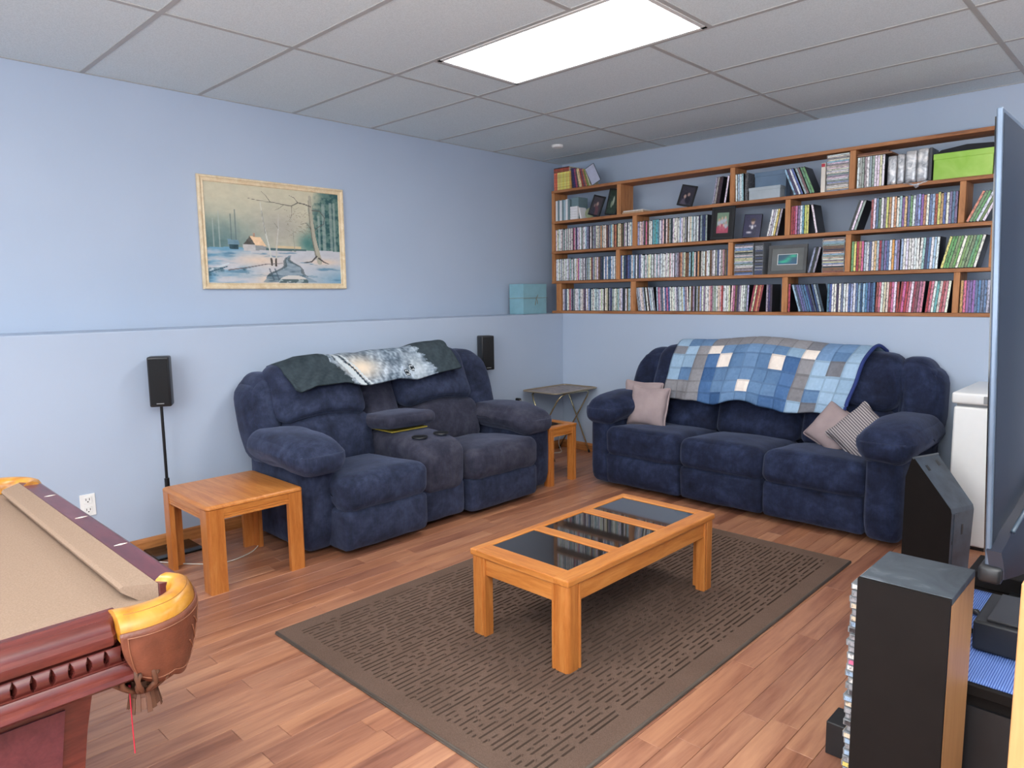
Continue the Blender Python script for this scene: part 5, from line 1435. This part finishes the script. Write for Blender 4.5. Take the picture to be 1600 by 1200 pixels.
# ------------------------------------------------------------------ pool table
pt = empty('pool_table', (2.07, -5.48, 0)); O = pt.location
tag(pt, 'mahogany pool table with taupe cloth and leather corner pockets at the lower left', 'pool table')
M_MAHT = woodmat('mahogany_rail_top', [(.3, (74, 34, 42)), (.6, (98, 48, 54)), (.8, (116, 60, 62))], (4, 20, 20), .3, 1.2, bump=.01)
M_MAH = woodmat('mahogany', [(.3, (72, 30, 27)), (.6, (100, 44, 38)), (.8, (122, 60, 46))], (20, 3, 20), .26, 1.4, bump=.02, spec=.6)
ct = NT('taupe_billiard_cloth'); M_CLOTH = ct.fin(ct.ramp(ct.noise(ct.coords(), 300, 2), [(.3, (134, 113, 97)), (.7, (148, 126, 109))]), .95, 0, .1)
TX0, TX1, TY1, TY0 = 1.395, 2.722, -4.262, -6.76; ZR = .80
g = G(); g.box(TX0+.05, TX1-.05, TY0+.05, TY1-.04, .735, .766); g.build('bed_cloth', M_CLOTH, pt, off=O)
# far short rail (runs along x): wood then cushion
def srail(ya, s_, nm='short_rail'):
    g = G(); P_ = [(0, .735), (0, .785), (.004, .795), (.012, .80), (.052, .80), (.052, .735)]
    g.prism([(ya-s_*p[0], p[1]) for p in P_], 1.475, 2.600, 'x'); return g.build(nm, M_MAHT, pt, off=O)
def scush(ya, s_):
    g = G(); P0 = [(.0525, .7995), (.100, .796), (.106, .790), (.104, .783), (.080, .766), (.0525, .766)]
    xa = [1.49, 1.52, 2.545, 2.585]; insets = [1, 0, 0, 1]
    rings = []
    for k, x in enumerate((1.478, 2.592)):
        r_ = []
        for p in P0:
            ang = (p[0]-.0525)*.9
            r_.append(g.bm.verts.new((x+(ang if k == 0 else -ang), ya-s_*p[0], p[1])))
        rings.append(r_)
    n = len(P0)
    for i in range(n): g._face([rings[0][i], rings[0][(i+1) % n], rings[1][(i+1) % n], rings[1][i]])
    g._face(rings[0][::-1]); g._face(rings[1]); g.build('cushion', M_CLOTH, pt, off=O)
r1 = srail(TY1, 1); scush(TY1, 1)
M_PEARL = plain('pearl_inlay', (236, 226, 208), .3)
for xd in (1.72, 2.012, 2.303):
    g = G(); g.prism([(xd-.0045, -4.290), (xd, -4.304), (xd+.0045, -4.290), (xd, -4.276)], .8001, .8008, 'z'); g.build('diamond_sight', M_PEARL, r1, off=O)
r2 = srail(TY0, -1); scush(TY0, -1)
# long rails
prof = [(0, .735), (0, .80), (.036, .80), (.040, .7985), (.043, .7995), (.050, .797), (.056, .790), (.0575, .782), (.061, .779), (.066, .776), (.067, .768), (.064, .760), (.058, .756), (.048, .755), (.048, .735)]
def lrail(xi, s_):
    g = G(); rings = []
    ys = [-4.402, -4.410, -4.43]+[-4.43-k*.25 for k in range(1, 9)]+[-6.60]
    for k, y in enumerate(ys):
        sh = (0.0, .6, 1)[k] if k < 3 else 1
        rings.append([g.bm.verts.new((xi+s_*(p[0]*sh if p[0] > .03 else p[0]), y, p[1] if k > 0 or p[1] < .79 else p[1]-.001)) for p in prof])
    n = len(prof)
    for A, Bq in zip(rings[1:], rings[2:]):
        for i in range(n): g._face([A[i], A[(i+1) % n], Bq[(i+1) % n], Bq[i]])
    g._face(rings[1]); g._face(rings[-1][::-1])
    return g.build('long_rail', M_MAH, pt, smooth=True, angle=35, off=O)
lrail(2.646, 1); lrail(1.471, -1)
for xi, s_ in ((2.6455, -1), (1.4715, 1)):
    g = G(); P_ = [(0, .7995), (.045, .796), (.051, .790), (.049, .783), (.03, .766), (0, .766)]
    rings = [[g.bm.verts.new((xi+s_*p[0], y+(p[0]*.9 if k else -p[0]*.9), p[1])) for p in P_] for k, y in enumerate((-4.425, -6.60))]
    for i in range(6): g._face([rings[0][i], rings[0][(i+1) % 6], rings[1][(i+1) % 6], rings[1][i]])
    g._face(rings[0]); g._face(rings[1][::-1]); g.build('cushion', M_CLOTH, pt, off=O)
# carved apron on the long side
def carved():
    g = G(); zs = [.7525]+[.7510-.0019*k for k in range(16)]+[.7200]
    ny = 2400; ya, yb = -4.40, -6.62
    pitch = .0262
    def P(i, j):
        y = ya+(yb-ya)*i/(ny-1); z = zs[j]; f = (z-.7365)/.0135
        ph = ((y+4.416) % pitch); dd = min(ph, pitch-ph)
        half = .0046*max(0, 1-f*f)
        dep = .020*max(0, 1-dd/half) if half > 1e-5 and dd < half else 0
        bul = .006*max(0, 1-f*f)
        return Vector((2.7035+bul-dep*1.0, y, z))
    g.grid(P, ny, len(zs)); return g.build('carved_frieze', M_MAH, pt, smooth=True, angle=30, off=O)
carved()
g = G(); P_ = [(2.64, .75), (2.682, .75), (2.682, .720), (2.706, .7195), (2.711, .712), (2.711, .706), (2.718, .702), (2.720, .694), (2.714, .688), (2.700, .684), (2.66, .684), (2.64, .684)]
g.prism(P_, -6.62, -4.405, 'y'); g.build('apron', M_MAH, pt, smooth=True, angle=35, off=O)
g = G(); g.prism([(-x+2.07*2-.02, z) for x, z in P_], -6.62, -4.405, 'y'); g.build('apron', M_MAH, pt, off=O)
g = G(); g.box(1.46, 2.63, -4.31, -4.275, .684, .75, .006); g.build('apron', M_MAHT, pt, off=O)
g = G(); g.box(1.46, 2.63, -6.75, -6.715, .684, .75, .006); g.build('apron', M_MAHT, pt, off=O)
g = G(); g.box(1.50, 2.64, -6.70, -4.33, .66, .735); g.build('slate_frame', M_MAH, pt, off=O)
# legs
for xa, ya, sx, sy in ((2.668, -4.455, -1, -1), (1.46, -4.455, 1, -1), (2.668, -6.57, -1, 1), (1.46, -6.57, 1, 1)):
    g = G(); rings = []
    for z, k, ins in ((.684, .27, 0), (.60, .255, .012), (.12, .14, .06), (.10, .17, .045), (.03, .17, .045), (.0, .15, .055)):
        rings.append([g.bm.verts.new((xa+sx*q[0], ya+sy*q[1], z)) for q in ((ins, ins), (ins+k, ins), (ins+k, ins+k), (ins, ins+k))])
    for A, Bq in zip(rings, rings[1:]):
        for i in range(4): g._face([A[i], A[(i+1) % 4], Bq[(i+1) % 4], Bq[i]])
    g._face(rings[0]); g._face(rings[-1][::-1]); lg = g.build('leg', M_MAH, pt, off=O)
    g = G()      # raised panel on the outward face
    xf = xa+.004*(-sx); f = lambda z: .012*(.684-z)/.084 if z > .6 else .012+.048*(.6-z)/.48
    pts_ = [(f(z)*sx*1.0, z) for z in (.66, .2)]
    A = [(xa+sx*(f(.655)-.003), ya+sy*(f(.655)+.04), .655), (xa+sx*(f(.655)-.003), ya+sy*(f(.655)+.22), .655), (xa+sx*(f(.2)-.003), ya+sy*(f(.2)+.12), .2), (xa+sx*(f(.2)-.003), ya+sy*(f(.2)+.035), .2)]
    V1 = [g.bm.verts.new(q) for q in A]; V2 = [g.bm.verts.new((q[0]+sx*.01, q[1], q[2])) for q in A]
    g._face(V1); g._face(V2[::-1])
    for i in range(4): g._face([V1[i], V1[(i+1) % 4], V2[(i+1) % 4], V2[i]])
    g.build('leg_panel', M_MAHT, lg, off=O)
# corner pockets
M_YEL = NT('aged_yellow_leather'); n = M_YEL.noise(M_YEL.coords(), 16, 4, .6, .6)
M_YEL = M_YEL.fin(M_YEL.ramp(n, [(.3, (150, 94, 30)), (.5, (184, 126, 40)), (.68, (198, 144, 66)), (.8, (190, 160, 134))]), .3)
lt = NT('tooled_brown_leather'); n = lt.noise(lt.coords(), 30, 4); lt.bump(lt.noise(lt.coords(), 240, 3), .3, .003)
M_LEA = lt.fin(lt.ramp(n, [(.3, (98, 54, 38)), (.7, (122, 70, 50))]), .42)
M_NET = plain('net_leather', (92, 58, 40), .6, var=.15)
def catmull(P_, n):
    out = []
    for i in range(len(P_)-1):
        p0, p1, p2, p3 = P_[max(0, i-1)], P_[i], P_[i+1], P_[min(len(P_)-1, i+2)]
        for k in range(n):
            f = k/n; out.append(tuple(.5*((2*p1[a])+(-p0[a]+p2[a])*f+(2*p0[a]-5*p1[a]+4*p2[a]-p3[a])*f*f+(-p0[a]+3*p1[a]-3*p2[a]+p3[a])*f**3) for a in range(2)))
    out.append(tuple(P_[-1])); return out
def pocket(sx, sy, detail):
    """built for the visible corner, mirrored about the table centre for the others"""
    CX, CY = (TX0+TX1)/2, (TY0+TY1)/2
    def Q(x, y, z): return Vector((x if sx > 0 else 2*CX-x-.0, y if sy > 0 else 2*CY-y, z))
    outer = catmull([(2.732, -4.424), (2.738, -4.38), (2.728, -4.335), (2.700, -4.300), (2.66, -4.274), (2.61, -4.262), (2.572, -4.272)], 6)
    inner = catmull([(2.652, -4.420), (2.664, -4.390), (2.664, -4.352), (2.650, -4.325), (2.630, -4.308), (2.605, -4.301), (2.580, -4.318)], 6)
    NP = len(outer); sec = [(0, .765), (.0, .785), (.06, .796), (.2, .806), (.45, .811), (.7, .809), (.9, .803), (1, .792), (1, .768)]
    g = G()
    V = [[g.bm.verts.new(Q(o_[0]+(i_[0]-o_[0])*s_, o_[1]+(i_[1]-o_[1])*s_, z)) for s_, z in sec] for o_, i_ in zip(outer, inner)]
    for A, Bq in zip(V, V[1:]):
        for i in range(len(sec)-1): g._face([A[i], A[i+1], Bq[i+1], Bq[i]])
        g._face([A[-1], A[0], Bq[0], Bq[-1]])
    g._face(V[0]); g._face(V[-1][::-1]); p1 = g.build('pocket_casting', M_YEL, pt, smooth=True, angle=50, off=O)
    if detail:      # tooled groove line
        g = G(); g.tube([Q(o_[0]+(i_[0]-o_[0])*.28, o_[1]+(i_[1]-o_[1])*.28, .8075) for o_, i_ in zip(outer[2:-2], inner[2:-2])], .0008, 5); g.build('stitch_line', plain('dark_stitch', (130, 84, 30), .6), p1, off=O)
    cx, cy = 2.655, -4.345
    def shp(i, j, k=0):
        o_ = outer[i]; s_ = i/(NP-1); bot = .702-.036*sin(pi*min(1, max(0, s_)))**.6-.008*abs(sin(2*pi*s_*1.5))
        t_ = j/10; z = .784+(bot-.784)*t_; inw = 1-.30*t_**2.2
        r_ = (o_[0]-cx, o_[1]-cy); L_ = sqrt(r_[0]**2+r_[1]**2)
        return Q(cx+r_[0]*inw*(1+.004/L_+k/L_), cy+r_[1]*inw*(1+.004/L_+k/L_), z)
    g = G(); g.grid(lambda i, j: shp(i, j), NP, 11, lambda i, j: (shp(i, j, -.004)-shp(i, j))); sh = g.build('leather_shield', M_LEA, pt, smooth=True, off=O)
    if detail:
        g = G(); g.tube([shp(i, 1, .001) for i in range(2, NP-2)], .0009, 5)
        g.tube([shp(i, 9, .001) for i in range(2, NP-2)], .0009, 5); g.tube([shp(2, j, .001) for j in range(1, 10)], .0009, 5); g.tube([shp(NP-3, j, .001) for j in range(1, 10)], .0009, 5)
        for k, (i0, j0, i1, j1) in enumerate(((20, 8, 22, 3), (21, 6, 18, 3), (21, 5, 24, 2), (20, 7, 17, 5), (21, 6, 25, 4), (22, 4, 19, 2), (22, 3, 25, 1), (20, 8, 24, 7))):
            n_ = 5; P_ = []
            for q in range(n_+1):
                a = i0+(i1-i0)*q/n_; b = j0+(j1-j0)*q/n_; P_.append(shp(int(a), b, .001)*(1-(a % 1))+shp(min(NP-1, int(a)+1), b, .001)*(a % 1))
            g.tube(P_, .0011, 5)
        g.build('tooled_pattern', plain('tooled_line', (142, 92, 66), .5), sh, off=O)
    # strap net
    g = G(); nx, ny_ = cx+.018, cy-.034
    def ring(z, r, ph, w2, h2): 
        pass
    for k in range(12):
        a = 2*pi*k/12; P_ = []
        for z, r in ((.715, .046), (.695, .054), (.675, .050), (.660, .034), (.650, .020)): P_.append(Q(nx+r*cos(a+(.715-z)*3), ny_+r*sin(a+(.715-z)*3), z))
        g.tube(P_, .0045, 6)
        P_ = []
        for z, r in ((.715, .046), (.695, .054), (.675, .050), (.660, .034), (.650, .020)): P_.append(Q(nx+r*cos(a-(.715-z)*5+.26), ny_+r*sin(a-(.715-z)*5+.26), z))
        g.tube(P_, .0045, 6)
    g.build('strap_net', M_NET, pt, smooth=True, off=O)
    g = G()
    for k in range(18):
        a = 2*pi*k/18; A = [Q(nx+r*cos(a), ny_+r*sin(a), z) for r, z in ((.019, .658), (.022, .640), (.027, .612+.004*(k % 3)))]
        tg = Vector((-sin(a), cos(a), 0)); 
        for q0, q1, w0, w1 in ((A[0], A[1], .003, .0035), (A[1], A[2], .0035, .0043)):
            vs = [g.bm.verts.new(q) for q in (q0-tg*w0, q0+tg*w0, q1+tg*w1, q1-tg*w1)]; g._face(vs)
    g.lathe([(.016, .66), (.018, .640), (.012, .625)], (0, 0, 0), 4, False) if False else None
    g.tube([Q(nx, ny_, .668), Q(nx, ny_, .645)], [.020, .017], 14)
    fr = g.build('fringe', M_NET, pt, off=O); so2 = fr.modifiers.new('t', 'SOLIDIFY'); so2.thickness = .0018
    if detail:
        g = G(); sx_, sy_ = nx+.012, ny_-.026; g.tube([(sx_, sy_, .668), (sx_, sy_, .60), (sx_+.002, sy_, .54)], .0011, 6); g.tube([(sx_-.003, sy_, .662), (sx_+.003, sy_, .668), (sx_+.002, sy_, .655)], .002, 6)
        g.build('red_cord', plain('red_string', (176, 30, 52), .8), pt, off=O)
pocket(1, 1, True); pocket(-1, 1, False); pocket(1, -1, False); pocket(-1, -1, False)
